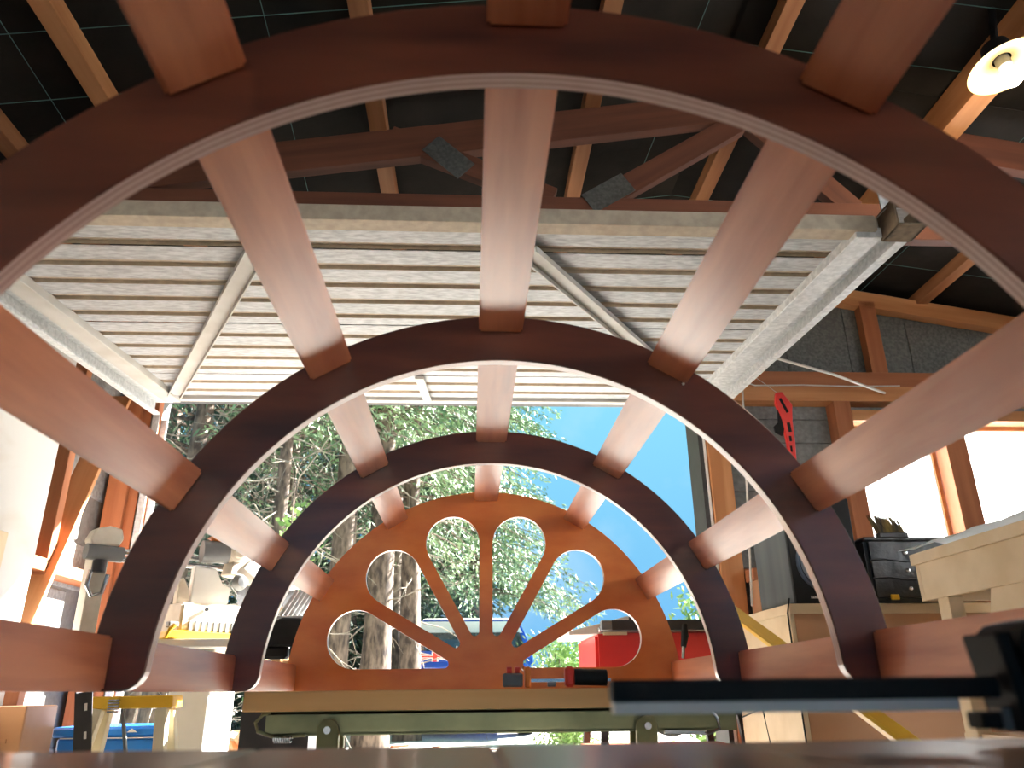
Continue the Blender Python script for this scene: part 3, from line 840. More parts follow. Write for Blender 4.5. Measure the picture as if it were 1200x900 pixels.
def filmtop(b):
    n = 14
    for j in range(n + 1):
        for i in range(7):
            b.v.append(V((1.17 + 0.68 * i / 6, 0.9 + 1.26 * j / n, 1.139 + 0.010 * abs(math.sin(i * 2.3 + j * 1.7)) + (0.030 if i == 1 else 0.012 if i == 2 else 0.0))))
    for j in range(n):
        for i in range(6):
            a = j * 7 + i
            b.f.append((a, a + 1, a + 8, a + 7)); b.m.append(0)
fs = MB(); filmtop(fs)
props(fs.build('plastic_film', M['film_clear'], smooth=True), 'crumpled pale blue film spread over the plywood bench top', 'plastic film')

# yellow spirit level leaning across
lv = thing('spirit_level', 'long yellow bar leaning diagonally before the brown cabinet front', 'level', (0.84, 2.2, 0.1))
p0, p1 = V((0.776, 3.02, 1.21)), V((0.93, 1.45, 0.54))
part('bar', M['level'], lv, lambda b: b.bar(p0, p1, 0.026, 0.034, up=(1, 0, 0.3)), bevel=0.002)
part('web', M['level'], lv, lambda b: b.bar(p0 + V((-.016, 0, .006)), p1 + V((-.016, 0, .006)), 0.006, 0.022, up=(1, 0, 0.3)))
# strut holding it: stands on the floor
part('foot', M['level'], lv, lambda b: b.bar(p1, V((0.945, 1.30, 0.0)), 0.026, 0.034, up=(1, 0, 0.3)), bevel=0.002)

# little wooden rack and the cords on the front wall
rk = thing('wood_rack', 'small open wooden rack by the door with a dark slot', 'rack', (1.22, 3.42, 0.9))
part('side', M['mdf'], rk, lambda b: b.box((1.215, 3.40, 0.0), (1.250, 3.51, 1.235)), bevel=0.001)
part('side', M['mdf'], rk, lambda b: b.box((1.325, 3.38, 0.0), (1.372, 3.51, 1.30)), bevel=0.001)
part('rail', M['redpine'], rk, lambda b: b.box((1.20, 3.40, 1.235), (1.33, 3.51, 1.285)), bevel=0.001)
part('back', M['blackpaint'], rk, lambda b: b.box((1.25, 3.49, 0.0), (1.325, 3.51, 1.235)))
hc = thing('white_cord', 'white cord hanging straight down beside the door', 'cord', (1.17, 3.42, 1.10))
part('strand', M['cord'], hc, lambda b: b.tube([(1.262, 3.40, 2.18), (1.24, 3.40, 1.9), (1.20, 3.38, 1.5), (1.165, 3.37, 1.12)], 0.005, 6), smooth=True)
c1 = props(MB().tube([(0.85, 2.86, 2.17), (1.21, 3.0, 2.142), (1.60, 3.17, 2.12), (2.02, 3.50, 2.16)], 0.007, 6).build('rope', M['cord'], smooth=True),
           'thicker white rope slung from the raised door to the wall plate', 'rope')
c2 = props(MB().tube([(1.29, 3.49, 2.235), (1.33, 3.49, 2.20), (1.36, 3.49, 2.19), (1.6, 3.49, 2.195), (1.85, 3.49, 2.19), (2.10, 3.49, 2.195)], 0.004, 6).build('rope', M['cord'], smooth=True),
           'thin white rope with a bent end tied along the wall plate', 'rope')

# red tool hanging on a string
ht = thing('hanging_tool', 'red plastic tool with a black grip hanging by the wall', 'tool', (1.42, 3.30, 1.74))
def frame_bars(b):
    P = [(-0.010, 0.0), (0.012, 0.004), (0.042, -0.060), (0.034, -0.140), (0.032, -0.245), (0.026, -0.345), (0.004, -0.345), (0.004, -0.240), (-0.002, -0.135), (-0.016, -0.050)]
    b.prism([(1.392 + u * 1.35, 2.080 + w * 1.0) for u, w in P], (0, 3.30, 0), X, Z, (0, 0.022, 0))
part('body', M['red'], ht, frame_bars, bevel=0.003)
for (u0, w0, u1, w1, th_) in ((0.000, -0.030, 0.020, -0.100, 0.012), (0.017, -0.150, 0.019, -0.195, 0.014), (0.016, -0.215, 0.016, -0.240, 0.010), (0.014, -0.262, 0.014, -0.290, 0.008)):
    part('slot', M['black'], ht, lambda b: b.bar((1.392 + u0 * 1.35, 3.2985, 2.080 + w0), (1.392 + u1 * 1.35, 3.2985, 2.080 + w1), 0.004, th_, up=X))
part('grip', M['black'], ht, lambda b: b.prism([(1.378, 2.000), (1.392, 1.940), (1.396, 1.905), (1.384, 1.868), (1.352, 1.886), (1.348, 1.915), (1.372, 1.935)], (0, 3.303, 0), X, Z, (0, 0.016, 0)), bevel=0.003)
part('string', M['cord'], ht, lambda b: b.tube([(1.392, 3.31, 2.078), (1.37, 3.42, 2.18), (1.36, 3.532, 2.27)], 0.0014, 4))

# ceiling lamp
LX, LY, LZ = 1.620, 1.80, 2.625
lamp = thing('ceiling_lamp', 'round white enamel lamp with a glowing bulb under the roof', 'lamp', (LX, LY, LZ))
ax = V((0.10, -0.10, -1.0)).normalized()
part('shade', M['enamel'], lamp, lambda b: b.lathe([(0.030, 0.0), (0.045, 0.002), (0.075, 0.012), (0.108, 0.034), (0.112, 0.037), (0.106, 0.0365), (0.074, 0.015), (0.044, 0.005), (0.028, 0.004)], (LX, LY, LZ + 0.01), ax, 40), smooth=True)
part('socket', M['grey'], lamp, lambda b: b.cyl(V((LX, LY, LZ + 0.01)), V((LX, LY, LZ + 0.01)) + ax * 0.035, 0.022, n=18), smooth=True)
part('bulb', M['bulb'], lamp, lambda b: b.lathe([(0.013, 0.033), (0.017, 0.045), (0.030, 0.062), (0.034, 0.080), (0.029, 0.098), (0.016, 0.110), (0.0, 0.114)], (LX, LY, LZ + 0.01), ax, 24), smooth=True)
part('ceiling_cup', M['black'], lamp, lambda b: b.lathe([(0.0, -0.060), (0.040, -0.058), (0.046, -0.03), (0.040, 0.0), (0.030, 0.004)], (LX, LY, LZ + 0.01), ax, 24), smooth=True)
part('stem', M['black'], lamp, lambda b: b.tube([V((LX, LY, LZ + 0.01)) - ax * 0.05, (LX + 0.04, LY + 0.02, roof_z(LX) - 0.01)], 0.012, 8))
ld = bpy.data.lights.new('lamp_light', 'POINT')
ld.energy = 4.0
ld.color = (1.0, 0.80, 0.55)
ld.shadow_soft_size = 0.035
lo_ = bpy.data.objects.new('lamp_light', ld)
place(lo_, Matrix.Translation(V((LX, LY, LZ + 0.01)) + ax * 0.20), lamp)

# ------------------------------------------------------------------ red table saw by the opening
ts = thing('table_saw', 'bright red table saw with black fence rail behind the frame', 'table saw', (0.72, 3.25, 0))
part('body', M['red'], ts, lambda b: b.box((0.43, 3.05, 0.735), (0.98, 3.55, 0.992)), bevel=0.012, seg=2)
part('table_top', M['steel'], ts, lambda b: b.box((0.44, 3.02, 0.994), (1.00, 3.58, 1.012)), bevel=0.003)
part('side_extension', M['white'], ts, lambda b: b.prism([(0.33, 0.985), (0.33, 1.000), (0.44, 1.025), (0.56, 1.055), (0.58, 1.045), (0.50, 0.99)], (0, 3.06, 0), X, Z, (0, 0.42, 0)), bevel=0.003)
part('fence_rail', M['blackpaint'], ts, lambda b: b.box((0.485, 2.985, 0.998), (1.215, 3.02, 1.034)), bevel=0.002)
part('rail_end', M['grey'], ts, lambda b: b.box((0.445, 2.985, 0.996), (0.487, 3.02, 1.034)), bevel=0.004)
part('fence_knob', M['black'], ts, lambda b: b.box((0.555, 2.99, 1.034), (0.580, 3.015, 1.060)), bevel=0.003)
lvr = part('lock_lever', M['black'], ts, lambda b: b.tube([(0.757, 2.975, 1.015), (0.752, 2.965, 0.975), (0.742, 2.96, 0.935)], [0.011, 0.014, 0.010], 10), smooth=True)
part('lever_tip', M['steel'], lvr, lambda b: b.tube([(0.742, 2.96, 0.938), (0.736, 2.96, 0.895)], [0.007, 0.006], 8), smooth=True)
part('trim_strip', M['plywood'], ts, lambda b: b.box((0.46, 3.035, 0.984), (0.55, 3.05, 0.994)))
for (x0, x1) in ((0.46, 0.40), (0.96, 1.04)):
    for (y0, y1) in ((3.08, 3.02), (3.52, 3.62)):
        part('leg', M['blackpaint'], ts, lambda b: b.bar((x0, y0, 0.74), (x1, y1, 0.0), 0.028, 0.028, up=Y), bevel=0.002)
part('stand_rail', M['blackpaint'], ts, lambda b: b.box((0.44, 3.05, 0.700), (0.98, 3.08, 0.735)))
part('bevel_scale', M['grey'], ts, lambda b: b.prism(arc(0.70, 0.735, 0.105, math.pi, 2 * math.pi, 20), (0, 3.06, 0), X, Z, (0, 0.012, 0)))
part('bracket', M['blackpaint'], ts, lambda b: (b.box((0.545, 3.05, 0.62), (0.570, 3.07, 0.70)), b.box((0.60, 3.05, 0.60), (0.625, 3.07, 0.70))), bevel=0.002)
part('lower_shelf', M['redpine'], ts, lambda b: b.box((0.42, 3.06, 0.55), (1.00, 3.52, 0.585)))

# power cords at the cabinet side
for k, (pts, lab) in enumerate(((((0.93, 2.385, 1.045), (0.915, 2.375, 1.00), (0.917, 2.38, 0.94), (0.921, 2.38, 0.5), (0.92, 2.36, 0.01)), 'thin black cable looping down the left side of the plywood cabinet'),
                                (((0.84, 2.9, 0.78), (0.88, 2.8, 0.70), (0.90, 2.65, 0.73), (0.895, 2.6, 0.62), (0.89, 2.6, 0.01)), 'black cable hanging between the red saw and the cabinet'))):
    props(MB().tube(pts, 0.0026, 6).build('cable', M['black'], smooth=True), lab, 'cable')

# ------------------------------------------------------------------ left side: saw, tools, sawhorse
st = thing('saw_stand', 'white saw stand under the mitre saw', 'stand', (-1.0, 2.9, 0))
part('table', M['white'], st, lambda b: b.box((-1.42, 2.72, 0.935), (-0.72, 3.20, 0.962)), bevel=0.003)
part('pedestal', M['white'], st, lambda b: b.box((-1.062, 2.86, 0.0), (-0.925, 3.16, 0.935)), bevel=0.004)
part('foot', M['white'], st, lambda b: b.box((-1.062, 2.80, 0.0), (-0.84, 3.20, 0.03)))

ms = thing('mitre_saw', 'cream sliding mitre saw with steel blade on a white stand', 'mitre saw', (-1.0, 2.9, 0.962))
part('base', M['cream'], ms, lambda b: (b.box((-1.12, 2.80, 0.985), (-0.85, 3.12, 1.083))), bevel=0.008, seg=2)
def grille(b):
    for i in range(9):
        b.box((-1.09 + i * 0.022, 2.793, 0.988), (-1.078 + i * 0.022, 2.80, 1.022))
part('grille', M['grey'], ms, grille)
part('yellow_edge', M['yellow'], ms, lambda b: b.prism([(-1.16, 0.963), (-1.16, 0.985), (-1.135, 0.99), (-0.845, 0.985), (-0.845, 0.968), (-0.95, 0.963)], (0, 2.785, 0), X, Z, (0, 0.30, 0)), bevel=0.003)
part('bolt', M['black'], ms, lambda b: b.cyl((-1.035, 2.798, 1.062), (-1.035, 2.79, 1.062), 0.006, n=10))
part('side_clamp', M['grey'], ms, lambda b: b.box((-1.155, 2.80, 1.000), (-1.12, 2.83, 1.018)), bevel=0.003)
part('fence', M['white'], ms, lambda b: b.prism([(-1.065, 1.083), (-1.065, 1.215), (-0.985, 1.210), (-0.955, 1.16), (-0.925, 1.15), (-0.925, 1.095), (-0.94, 1.083)], (0, 2.86, 0), X, Z, (0, 0.03, 0)), bevel=0.003)
part('left_fence', M['cream'], ms, lambda b: b.prism([(-1.115, 1.083), (-1.115, 1.15), (-1.10, 1.17), (-1.075, 1.13), (-1.07, 1.083)], (0, 2.86, 0), X, Z, (0, 0.03, 0)), bevel=0.002)
for dz in (0.0, 0.026):
    part('slide_rail', M['steel'], ms, lambda b: b.cyl((-1.36, 2.95, 1.222 + dz), (-0.93, 2.90, 1.222 + dz), 0.010, n=14), smooth=True)
part('arm', M['cream'], ms, lambda b: b.prism([(-0.955, 1.19), (-0.945, 1.25), (-0.92, 1.30), (-0.88, 1.305), (-0.855, 1.27), (-0.865, 1.225), (-0.845, 1.195), (-0.87, 1.155), (-0.90, 1.185)], (0, 2.82, 0), X, Z, (0, 0.07, 0)), bevel=0.005)
part('motor', M['grey'], ms, lambda b: b.cyl((-1.045, 2.87, 1.268), (-0.955, 2.85, 1.272), 0.040, n=22), smooth=True)
part('motor_cap', M['cream'], ms, lambda b: b.lathe([(0.0, 0.038), (0.02, 0.036), (0.024, 0.028), (0.036, 0.026), (0.042, 0.0)], (-0.93, 2.84, 1.272), (0, -1, 0), 24), smooth=True)
part('carry_handle', M['orange'], ms, lambda b: b.prism([(-1.03, 1.318), (-1.00, 1.335), (-0.955, 1.325), (-0.905, 1.302), (-0.925, 1.296), (-1.0, 1.305)], (0, 2.83, 0), X, Z, (0, 0.05, 0)), bevel=0.004)
part('blade', M['steel'], ms, lambda b: b.prism([(-0.79 + r_ * math.cos(a), 1.142 + r_ * math.sin(a)) for i in range(80) for a, r_ in [(i / 80 * 2 * math.pi, 0.125 if i % 2 else 0.119)]], (0, 2.835, 0), X, Z, (0, 0.003, 0)))
part('blade_guard', M['galv'], ms, lambda b: b.prism(arc(-0.79, 1.142, 0.138, 0.15, 2.55, 26) + arc(-0.79, 1.142, 0.052, 2.55, 0.15, 14), (0, 2.815, 0), X, Z, (0, 0.045, 0)), bevel=0.002)
part('knob', M['grey'], ms, lambda b: b.lathe([(0.0, -0.03), (0.020, -0.028), (0.026, -0.01), (0.030, 0.0)], (-0.918, 2.81, 1.165), (0, 1, 0), 14), smooth=True)
part('rail_clamp', M['cream'], ms, lambda b: b.prism([(-1.42, 1.27), (-1.405, 1.305), (-1.365, 1.318), (-1.325, 1.312), (-1.315, 1.28), (-1.325, 1.255), (-1.41, 1.25)], (0, 2.88, 0), X, Z, (0, 0.06, 0)), bevel=0.004)
part('clamp_barrel', M['grey'], ms, lambda b: b.cyl((-1.425, 2.89, 1.228), (-1.31, 2.89, 1.228), 0.026, n=18), smooth=True)
part('clamp_screw', M['blackpaint'], ms, lambda b: b.cyl((-1.375, 2.89, 1.205), (-1.375, 2.89, 1.165), 0.022, n=14), smooth=True)
part('clamp_hook', M['steel'], ms, lambda b: b.tube([(-1.40, 2.885, 1.17), (-1.405, 2.885, 1.12), (-1.385, 2.885, 1.09), (-1.355, 2.885, 1.10), (-1.345, 2.885, 1.16)], 0.007, 8), smooth=True)
part('rail_post', M['cream'], ms, lambda b: b.box((-1.395, 2.90, 0.962), (-1.345, 2.97, 1.25)), bevel=0.004)
part('front_lever', M['yellow'], ms, lambda b: b.tube([(-1.165, 2.79, 0.965), (-1.160, 2.78, 0.99), (-1.145, 2.78, 1.005)], 0.007, 8), smooth=True)

# black tool on a post, beside the left foot of the end panel
bt = thing('post_tool', 'black power tool on a square black post beside the fan panel', 'power tool', (-0.63, 2.72, 0))
part('head', M['black'], bt, lambda b: b.prism([(-0.755, 0.935), (-0.735, 0.975), (-0.665, 1.022), (-0.60, 1.020), (-0.578, 0.995), (-0.580, 0.945), (-0.60, 0.932)], (0, 2.66, 0), X, Z, (0, 0.08, 0)), bevel=0.006)
part('post', M['blackpaint'], bt, lambda b: b.box((-0.634, 2.69, 0.795), (-0.602, 2.72, 0.935)), bevel=0.002)
part('cover', M['black'], bt, lambda b: b.box((-0.76, 2.68, 0.895), (-0.640, 2.74, 0.935)), bevel=0.008)
part('table', M['galv'], bt, lambda b: b.prism([(-0.77, 0.99), (-0.75, 1.03), (-0.58, 1.032), (-0.58, 1.022), (-0.66, 1.022)], (0, 2.70, 0), X, Z, (0, 0.14, 0)), bevel=0.002)
part('ribbed_cover', M['galv'], bt, lambda b: [b.bar((-0.685 + i * 0.016, 2.74, 1.035), (-0.635 + i * 0.016, 2.74, 1.12), 0.012, 0.012) for i in range(5)], bevel=0.002)
part('yellow_tag', M['yellow'], bt, lambda b: b.bar((-0.70, 2.73, 1.035), (-0.682, 2.73, 1.065), 0.01, 0.008))
part('base', M['blackpaint'], bt, lambda b: b.box((-0.765, 2.69, 0.0), (-0.55, 2.92, 0.795)))

# upright offcuts in the sun
for i, (x0, lean, h, lab) in enumerate(((-0.775, 0.030, 0.90, 'leftmost upright timber offcut behind the black post'), (-0.725, 0.030, 0.905, 'middle upright timber offcut leaning behind the black post'), (-0.672, 0.012, 0.90, 'upright timber offcut touching the black post'))):
    props(beam('timber_offcut', (x0 + 0.01, 2.84, 0.797), (x0 + lean, 2.80, h), 0.038, 0.03, M['offcut'], up=X), lab, 'offcut', 'upright offcuts by the post')

# yellow sawhorse
sh = thing('sawhorse', 'yellow-topped sawhorse with cream legs at lower left', 'sawhorse', (-1.07, 2.6, 0))
part('top', M['yellow'], sh, lambda b: b.prism([(-1.198, 0.752), (-1.190, 0.787), (-0.945, 0.789), (-0.942, 0.754)], (0, 2.57, 0), X, Z, (0, 0.09, 0)), bevel=0.003)
for (x0, x1) in ((-1.165, -1.29), (-0.975, -0.885)):
    for (y0, y1) in ((2.585, 2.50), (2.645, 2.78)):
        part('leg', M['creamleg'], sh, lambda b: b.bar((x0, y0, 0.752), (x1, y1, 0.0), 0.034, 0.03, up=Y), bevel=0.002)
part('crossbar', M['creamleg'], sh, lambda b: b.bar((-1.235, 2.54, 0.33), (-0.925, 2.54, 0.33), 0.02, 0.03))
part('stay', M['grey'], sh, lambda b: b.bar((-1.10, 2.60, 0.752), (-1.02, 2.62, 0.40), 0.008, 0.012, up=Y))
part('spring_clip', M['steel'], sh, lambda b: [b.box((-1.130, 2.562, 0.742 + 0.008 * i), (-1.098, 2.57, 0.747 + 0.008 * i)) for i in range(5)])

bb = thing('plastic_bin', 'bright blue plastic bin on the floor behind the sawhorse', 'bin', (-1.27, 3.1, 0))
part('bin_body', M['blue'], bb, lambda b: b.prism([(-1.44, 0.0), (-1.46, 0.655), (-1.08, 0.655), (-1.10, 0.0)], (0, 2.98, 0), X, Z, (0, 0.30, 0)), bevel=0.008)
part('lid', M['blue'], bb, lambda b: b.box((-1.475, 2.965, 0.657), (-1.065, 3.295, 0.690)), bevel=0.008)
part('sticker', M['white'], bb, lambda b: b.prism([(-1.22, 0.672), (-1.205, 0.684), (-1.185, 0.672)], (0, 2.962, 0), X, Z, (0, 0.002, 0)))
part('lid_line', M['white'], bb, lambda b: b.box((-1.44, 2.962, 0.653), (-1.10, 2.966, 0.656)))

ap = thing('slotted_post', 'dark slotted steel angle leaning beside the yellow sawhorse', 'steel angle', (-1.24, 2.55, 0))
pA, pB = V((-1.19, 2.50, 0.80)), V((-0.94, 2.52, 0.0))
pB = V((-1.32 + 0.36, 2.50, 0.0)) if False else V((-1.05, 2.50, 0.0))
pA = V((-1.178, 2.50, 0.80))
part('angle', M['blackpaint'], ap, lambda b: (b.bar(pA, pB, 0.004, 0.050, up=X), b.bar(pA + V((-.024, .02, 0)), pB + V((-.024, .02, 0)), 0.040, 0.004, up=X)))
for k in range(8):
    q = pA.lerp(pB, 0.05 + k * 0.095)
    d = (pB - pA).normalized()
    part('slot', M['white'], ap, lambda b: b.bar(q - d * 0.010 + V((0.008, -0.003, 0)), q + d * 0.010 + V((0.008, -0.003, 0)), 0.002, 0.007, up=X))

ct = thing('cardboard_box', 'plain brown carton by the left wall under the slat', 'box', (-1.5, 2.9, 0))
part('carton', M['mdf'], ct, lambda b: b.box((-1.585, 2.75, 0.0), (-1.46, 2.95, 0.762)), bevel=0.003)
part('flap', M['mdf'], ct, lambda b: b.bar((-1.585, 2.742, 0.66), (-1.50, 2.742, 0.66), 0.006, 0.012))

# ------------------------------------------------------------------ outdoors: wood scraps
sc_n = 0
for k in range(34):
    lvl = k / 34
    rr = 0.52 * (1 - lvl) + 0.05
    a = rnd.uniform(0, 6.28)
    x = -1.33 + rr * math.cos(a) * 0.6
    y = 5.0 + rr * math.sin(a)
    z = ground_z(x, y) + 0.05 + lvl * 0.50
    L = rnd.uniform(0.07, 0.15); w_ = rnd.uniform(0.04, 0.09); h_ = rnd.uniform(0.03, 0.06)
    rot = Matrix.Rotation(rnd.uniform(0, 6.28), 4, 'Z') @ Matrix.Rotation(rnd.uniform(-0.7, 0.7), 4, 'X') @ Matrix.Rotation(rnd.uniform(-0.6, 0.6), 4, 'Y')
    me = MB().prism([(-L, -w_), (L * 0.9, -w_ * rnd.uniform(0.5, 1)), (L, w_), (-L * rnd.uniform(0.6, 1), w_ * 0.9)], (0, 0, -h_ / 2), X, Y, (0, 0, h_)).build('wood_scrap', rnd.choice((M['offcut'], M['offcut'], M['redpine'], M['plywood'])), bevel=0.002, frame=Matrix())
    me.matrix_basis = Matrix.Translation((x, y, z)) @ rot
    tone = {'fresh_offcut': 'pale sawn', 'red_pine': 'reddish brown', 'pale_plywood': 'creamy plywood'}[me.data.materials[0].name]
    props(me, tone + ' wood scrap in the heap outside left of the door', 'wood scrap', 'wood scraps in the heap')
for k in range(16):
    y = rnd.uniform(6.0, 8.6)
    x = -0.75 * y / 6 + rnd.uniform(0, 1.25)
    L = rnd.uniform(0.05, 0.13); w_ = rnd.uniform(0.02, 0.05); h_ = rnd.uniform(0.02, 0.045)
    me = MB().prism([(-L, -w_), (L, -w_ * 0.8), (L * 0.9, w_), (-L, w_ * 0.7)], (0, 0, 0), X, Y, (0, 0, h_)).build('yard_scrap', rnd.choice((M['offcut'], M['redpine'])), bevel=0.002, frame=Matrix())
    me.matrix_basis = Matrix.Translation((x, y, ground_z(x, y) - 0.002)) @ Matrix.Rotation(rnd.uniform(0, 6), 4, 'Z')
    tone = {'fresh_offcut': 'pale sawn', 'red_pine': 'reddish brown'}[me.data.materials[0].name]
    props(me, 'small stray ' + tone + ' wood scrap lying on the gravel yard', 'wood scrap', 'stray scraps on the gravel')

# ------------------------------------------------------------------ car
cy = 10.0
car = thing('car', 'dark blue car with a roof coloured pale for sky sheen parked under the spruces', 'car', (-0.05, cy + 1.8, ground_z(0, cy)))
gz = ground_z(0, cy)
def car_body(b):
    secs = [(0.0, 0.30), (-0.02, 0.80), (0.0, 0.98), (0.06, 1.20), (0.20, 1.37), (0.60, 1.42), (2.0, 1.38), (2.7, 0.98), (3.6, 0.90), (3.75, 0.55), (3.7, 0.30)]
    def half(z): return 0.80 if z < 0.95 else 0.80 - (z - 0.95) * 0.42
    n = len(secs)
    for sx in (-1, 1):
        for y, z in secs: b.v.append(V((-0.06 + sx * half(z), cy + y, gz + z)))
    for i in range(n):
        j = (i + 1) % n
        b.f.append((i, j, n + j, n + i)); b.m.append(1 if i in (3, 4, 5) else 0)  # white roof faces: reflected sky put into the colour
    b.f.append(tuple(range(n))); b.m.append(0)
    b.f.append(tuple(range(2 * n - 1, n - 1, -1))); b.m.append(0)
part('body', [M['carblue'], M['white']], car, car_body, bevel=0.03, seg=2)
part('rear_window', M['darkglass'], car, lambda b: b.prism([(-0.76, 0.99), (0.64, 0.99), (0.56, 1.20), (-0.68, 1.20)], (0, cy - 0.025, gz), X, V((0, 0.55, 1)).normalized() * 1.05 if False else V((0, 0.0, 1)), (0, 0.03, 0)))
fl = part('flag_sticker', [M['white'], M['redpl'], M['carblue']], car, lambda b: (
    b.box((-0.76, cy - 0.0440, gz + 0.86), (0.02, cy - 0.0380, gz + 0.985), 2),
    b.bar((-0.74, cy - 0.0460, gz + 0.87), (-0.22, cy - 0.0460, gz + 0.975), 0.004, 0.030, mi=0),
    b.bar((-0.74, cy - 0.0460, gz + 0.975), (-0.22, cy - 0.0460, gz + 0.87), 0.004, 0.030, mi=0),
    b.bar((-0.74, cy - 0.0490, gz + 0.872), (-0.22, cy - 0.0490, gz + 0.973), 0.003, 0.010, mi=1),
    b.bar((-0.74, cy - 0.0490, gz + 0.973), (-0.22, cy - 0.0490, gz + 0.872), 0.003, 0.010, mi=1),
    b.bar((-0.75, cy - 0.0520, gz + 0.922), (-0.21, cy - 0.0520, gz + 0.922), 0.003, 0.034, mi=0),
    b.bar((-0.75, cy - 0.0550, gz + 0.922), (-0.21, cy - 0.0550, gz + 0.922), 0.003, 0.018, mi=1),
    b.box((-0.51, cy - 0.0545, gz + 0.865), (-0.43, cy - 0.0510, gz + 0.98), 0),
    b.box((-0.495, cy - 0.0575, gz + 0.865), (-0.445, cy - 0.0530, gz + 0.98), 1),
    b.prism([(-0.10 + (0.026 if i % 2 == 0 else 0.011) * math.sin(i * math.pi / 5), 0.93 + (0.026 if i % 2 == 0 else 0.011) * math.cos(i * math.pi / 5)) for i in range(10)], (0, cy - 0.0480, gz), X, Z, (0, 0.004, 0), mi=0)))
for sx in (-0.78, 0.66):
    for yy in (0.7, 2.9):
        w_ = part('wheel', M['blackpaint'], car, lambda b: b.cyl((sx - 0.09, cy + yy, gz + 0.30), (sx + 0.09, cy + yy, gz + 0.30), 0.30, n=24), smooth=True)
        part('hub', M['galv'], w_, lambda b: b.cyl((sx - 0.10, cy + yy, gz + 0.30), (sx + 0.10, cy + yy, gz + 0.30), 0.16, n=16))
part('bumper', M['black'], car, lambda b: b.box((-0.84, cy - 0.06, gz + 0.36), (0.72, cy + 0.05, gz + 0.52)), bevel=0.02)

# ------------------------------------------------------------------ trees
def needles(b, p, d, n, ln, wd, r, hang):
    """spray of thin two-triangle sprigs around p along direction d"""
    for _ in range(n):
        q = p + V((r.gauss(0, 1), r.gauss(0, 1), r.gauss(0, 1))) * ln * 0.45
        e = (d * r.uniform(0.2, 1.0) + V((r.uniform(-1, 1), r.uniform(-1, 1), r.uniform(-1, 0.6) - hang))).normalized()
        s_ = e.cross(V((r.uniform(-1, 1), r.uniform(-1, 1), r.uniform(-1, 1))))
        if s_.length < 1e-3: continue
        s_ = s_.normalized() * wd
        l_ = ln * r.uniform(0.6, 1.3)
        k = len(b.v)
        b.v += [q, q + e * l_ * 0.5 + s_, q + e * l_, q + e * l_ * 0.5 - s_]
        b.f.append((k, k + 1, k + 2, k + 3)); b.m.append(0)

def mesh_raw(b, name, m, parent):
    me = bpy.data.meshes.new(name)
    fr = WM[parent.name]
    inv = fr.inverted()
    me.from_pydata([inv @ v for v in b.v], [], b.f)
    me.materials.append(m)
    o = bpy.data.objects.new(name, me)
    return place(o, fr, parent)

def spruce(x, y, h, z0, rmax, tr, label, seed, nbr=120, ln=0.12, wd=0.011, m='needle', dead=0, per=7, spray=10, group='spruces beyond the yard'):
    r = random.Random(seed)
    gz = ground_z(x, y)
    t = thing('spruce_tree', label, 'tree', (x, y, gz), group)
    pts, rad = [], []
    lx, ly = r.uniform(-0.02, 0.02), r.uniform(-0.02, 0.02)
    for i in range(11):
        k = i / 10
        pts.append((x + lx * k * h + 0.02 * math.sin(i * 1.3 + seed), y + ly * k * h, gz - 0.05 + h * k))
        rad.append(tr * (1.25 if i == 0 else 1.0) * (1 - 0.85 * k))
    MB().tube(pts, rad, 12).build('trunk', M['bark'], t, smooth=True)
    b = MB()
    tw = MB()
    for i in range(nbr):
        k = r.random() ** 1.15
        z = gz + z0 + (h - z0) * k
        a = r.uniform(0, 2 * math.pi)
        L = rmax * (1 - k) ** 0.75 * r.uniform(0.65, 1.1) + 0.15
        d = V((math.cos(a), math.sin(a), 0))
        base = V((x, y, z))
        pr = [base]
        for j in range(1, per + 1):
            f = j / per
            p = base + d * L * f + V((0, 0, -0.38 * L * f * f + 0.08 * L * f))
            pr.append(p)
            if f > 0.2:
                needles(b, p, d, spray, ln * (1.15 - 0.3 * f), wd, r, 0.5)
        tw.tube(pr, [0.012 * (1 - 0.8 * q / per) + 0.002 for q in range(per + 1)], 4)
    o = mesh_raw(b, 'foliage', M[m], t)
    o['kind'] = 'stuff'
    mesh_raw(tw, 'branches', M['bark'], t)
    if dead:
        db = MB()
        for i in range(dead):
            z = gz + r.uniform(0.5, z0 + 0.6)
            a = r.uniform(0, 2 * math.pi)
            p = V((x, y, z)); d = V((math.cos(a), math.sin(a), r.uniform(-0.5, 0.3)))
            L = r.uniform(0.5, 1.3)
            pp = [p]
            for j in range(5):
                d = (d + V((r.uniform(-.35, .35), r.uniform(-.35, .35), r.uniform(-.35, .25)))).normalized()
                p = p + d * L / 5
                pp.append(p)
                if j > 0 and r.random() < 0.9:
                    e = (d + V((r.uniform(-1, 1), r.uniform(-1, 1), r.uniform(-1, .6)))).normalized()
                    db.tube([p, p + e * 0.13, p + e * 0.24 + V((0, 0, r.uniform(-.08, .05)))], [0.004, 0.003, 0.002], 3)
            db.tube(pp, [0.010, 0.008, 0.007, 0.006, 0.004, 0.003], 4)
        o = mesh_raw(db, 'dead_branches', M['twig'], t)
        o['kind'] = 'stuff'
    return t

# the sunlit spruce filling the middle of the opening
spruce(0.10, 14.3, 12.5, 2.0, 1.95, 0.17, 'big sunlit spruce filling the middle of the opening behind the car', 3, nbr=560, ln=0.13, wd=0.014, per=9, spray=13)
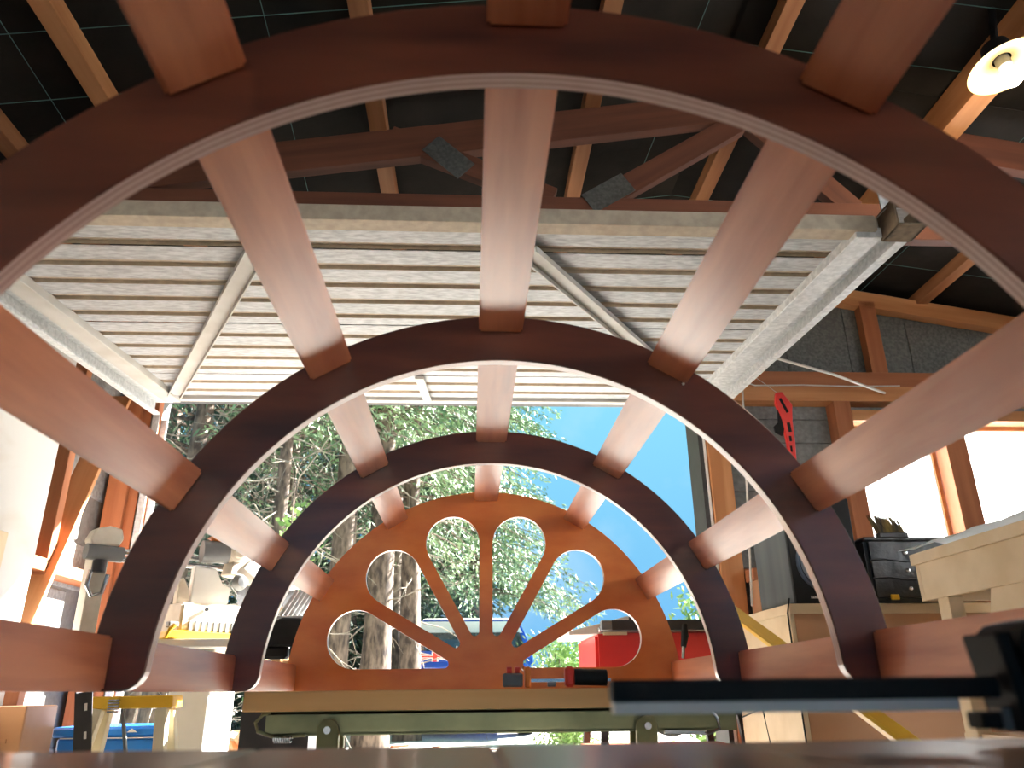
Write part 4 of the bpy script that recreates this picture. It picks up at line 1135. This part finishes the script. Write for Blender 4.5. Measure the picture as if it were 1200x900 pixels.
# trunks on the left
spruce(-1.36, 8.0, 9.0, 3.2, 1.3, 0.150, 'thick pale spruce trunk at the left of the fan cut-outs', 11, nbr=110, dead=16)
spruce(-1.00, 8.25, 9.5, 3.0, 1.3, 0.160, 'rough brown spruce trunk second from the left in the fan cut-outs', 12, nbr=120, dead=14)
spruce(-0.76, 9.6, 9.5, 2.4, 1.4, 0.140, 'mid spruce trunk just left of the car', 13, nbr=190, dead=8)
spruce(-1.12, 11.6, 9.5, 2.2, 1.3, 0.150, 'spruce trunk rising straight behind the car', 14, nbr=170, dead=4)
spruce(-2.70, 7.2, 8.0, 2.7, 1.5, 0.125, 'spruce beside the left door jamb with grey bark', 15, nbr=170, dead=46)
spruce(-1.85, 7.3, 8.0, 3.1, 1.3, 0.085, 'slim bare-limbed spruce in the thicket left of the ribs', 16, nbr=110, dead=60)
spruce(-2.3, 9.4, 9.0, 2.6, 1.5, 0.13, 'dark spruce standing in the thicket behind the slim one', 17, nbr=170, dead=50, m='needle2')
spruce(-3.6, 9.0, 9.0, 1.8, 1.6, 0.14, 'dark spruce at the far left of the yard', 18, nbr=200, dead=30, m='needle2')
# dark wall of forest behind
for i, (x, y, lab) in enumerate(((-5.6, 12.5, 'leftmost spruce of the dark back row'), (-4.3, 13.2, 'second spruce from the left in the dark back row'), (-3.1, 12.6, 'third spruce from the left in the dark back row'),
                                 (-2.0, 13.0, 'spruce at the middle of the dark back row'), (-1.55, 14.4, 'spruce of the back row left of the car roof'), (-0.75, 15.2, 'rightmost spruce of the dark back row'))):
    spruce(x, y, 10.5, 0.35, 1.9, 0.16, lab, 40 + i, nbr=320, ln=0.17, wd=0.019, m='needle2', per=7, spray=11, group='dark spruces of the back row')

def bush(name, x, y, rx, rz, z0, n, m, label, seed, ln=0.12, wd=0.02):
    r = random.Random(seed)
    gz = ground_z(x, y)
    t = thing(name, label, 'bush', (x, y, gz))
    st_ = MB()
    b = MB()
    for i in range(9):
        a = r.uniform(0, 6.28)
        top = V((x + rx * 0.8 * math.cos(a) * r.random(), y + rx * 0.8 * math.sin(a) * r.random(), gz + z0 + rz * r.uniform(1.0, 1.9)))
        base = V((x + r.uniform(-.06, .06), y + r.uniform(-.06, .06), gz - 0.03))
        st_.tube([base, base.lerp(top, 0.5) + V((r.uniform(-.08, .08), 0, 0)), top], [0.014, 0.009, 0.004], 5)
        for k in range(n // 9):
            f = r.uniform(0.25, 1.0)
            needles(b, base.lerp(top, f) + V((r.gauss(0, 1), r.gauss(0, 1), r.gauss(0, 1))) * rx * 0.25, V((0, 0, 0.6)), 4, ln, wd, r, -0.2)
    mesh_raw(st_, 'stems', M['bark'], t)
    o = mesh_raw(b, 'foliage', M[m], t)
    o['kind'] = 'stuff'
bush('young_spruce', 0.78, 7.0, 0.42, 0.40, 0.15, 1100, 'leaf', 'light green young conifer left of the red saw', 71, 0.075, 0.008)
bush('young_spruce', 1.10, 9.2, 0.50, 0.50, 0.25, 900, 'leaf', 'light green sapling top showing in the right cut-outs', 72, 0.085, 0.009)
bush('leafy_shrub', 1.85, 6.4, 0.36, 0.66, 0.35, 620, 'leaf', 'pale shrub seen past the right of the fan panel', 73, 0.08, 0.012)
bush('leafy_shrub', -1.62, 6.9, 0.30, 1.02, 0.6, 150, 'leaf', 'small bright green shrub in the left thicket', 74, 0.075, 0.022)

# the mitre saw stands turned towards the sun
ms.rotation_euler = (0, 0, math.radians(44))
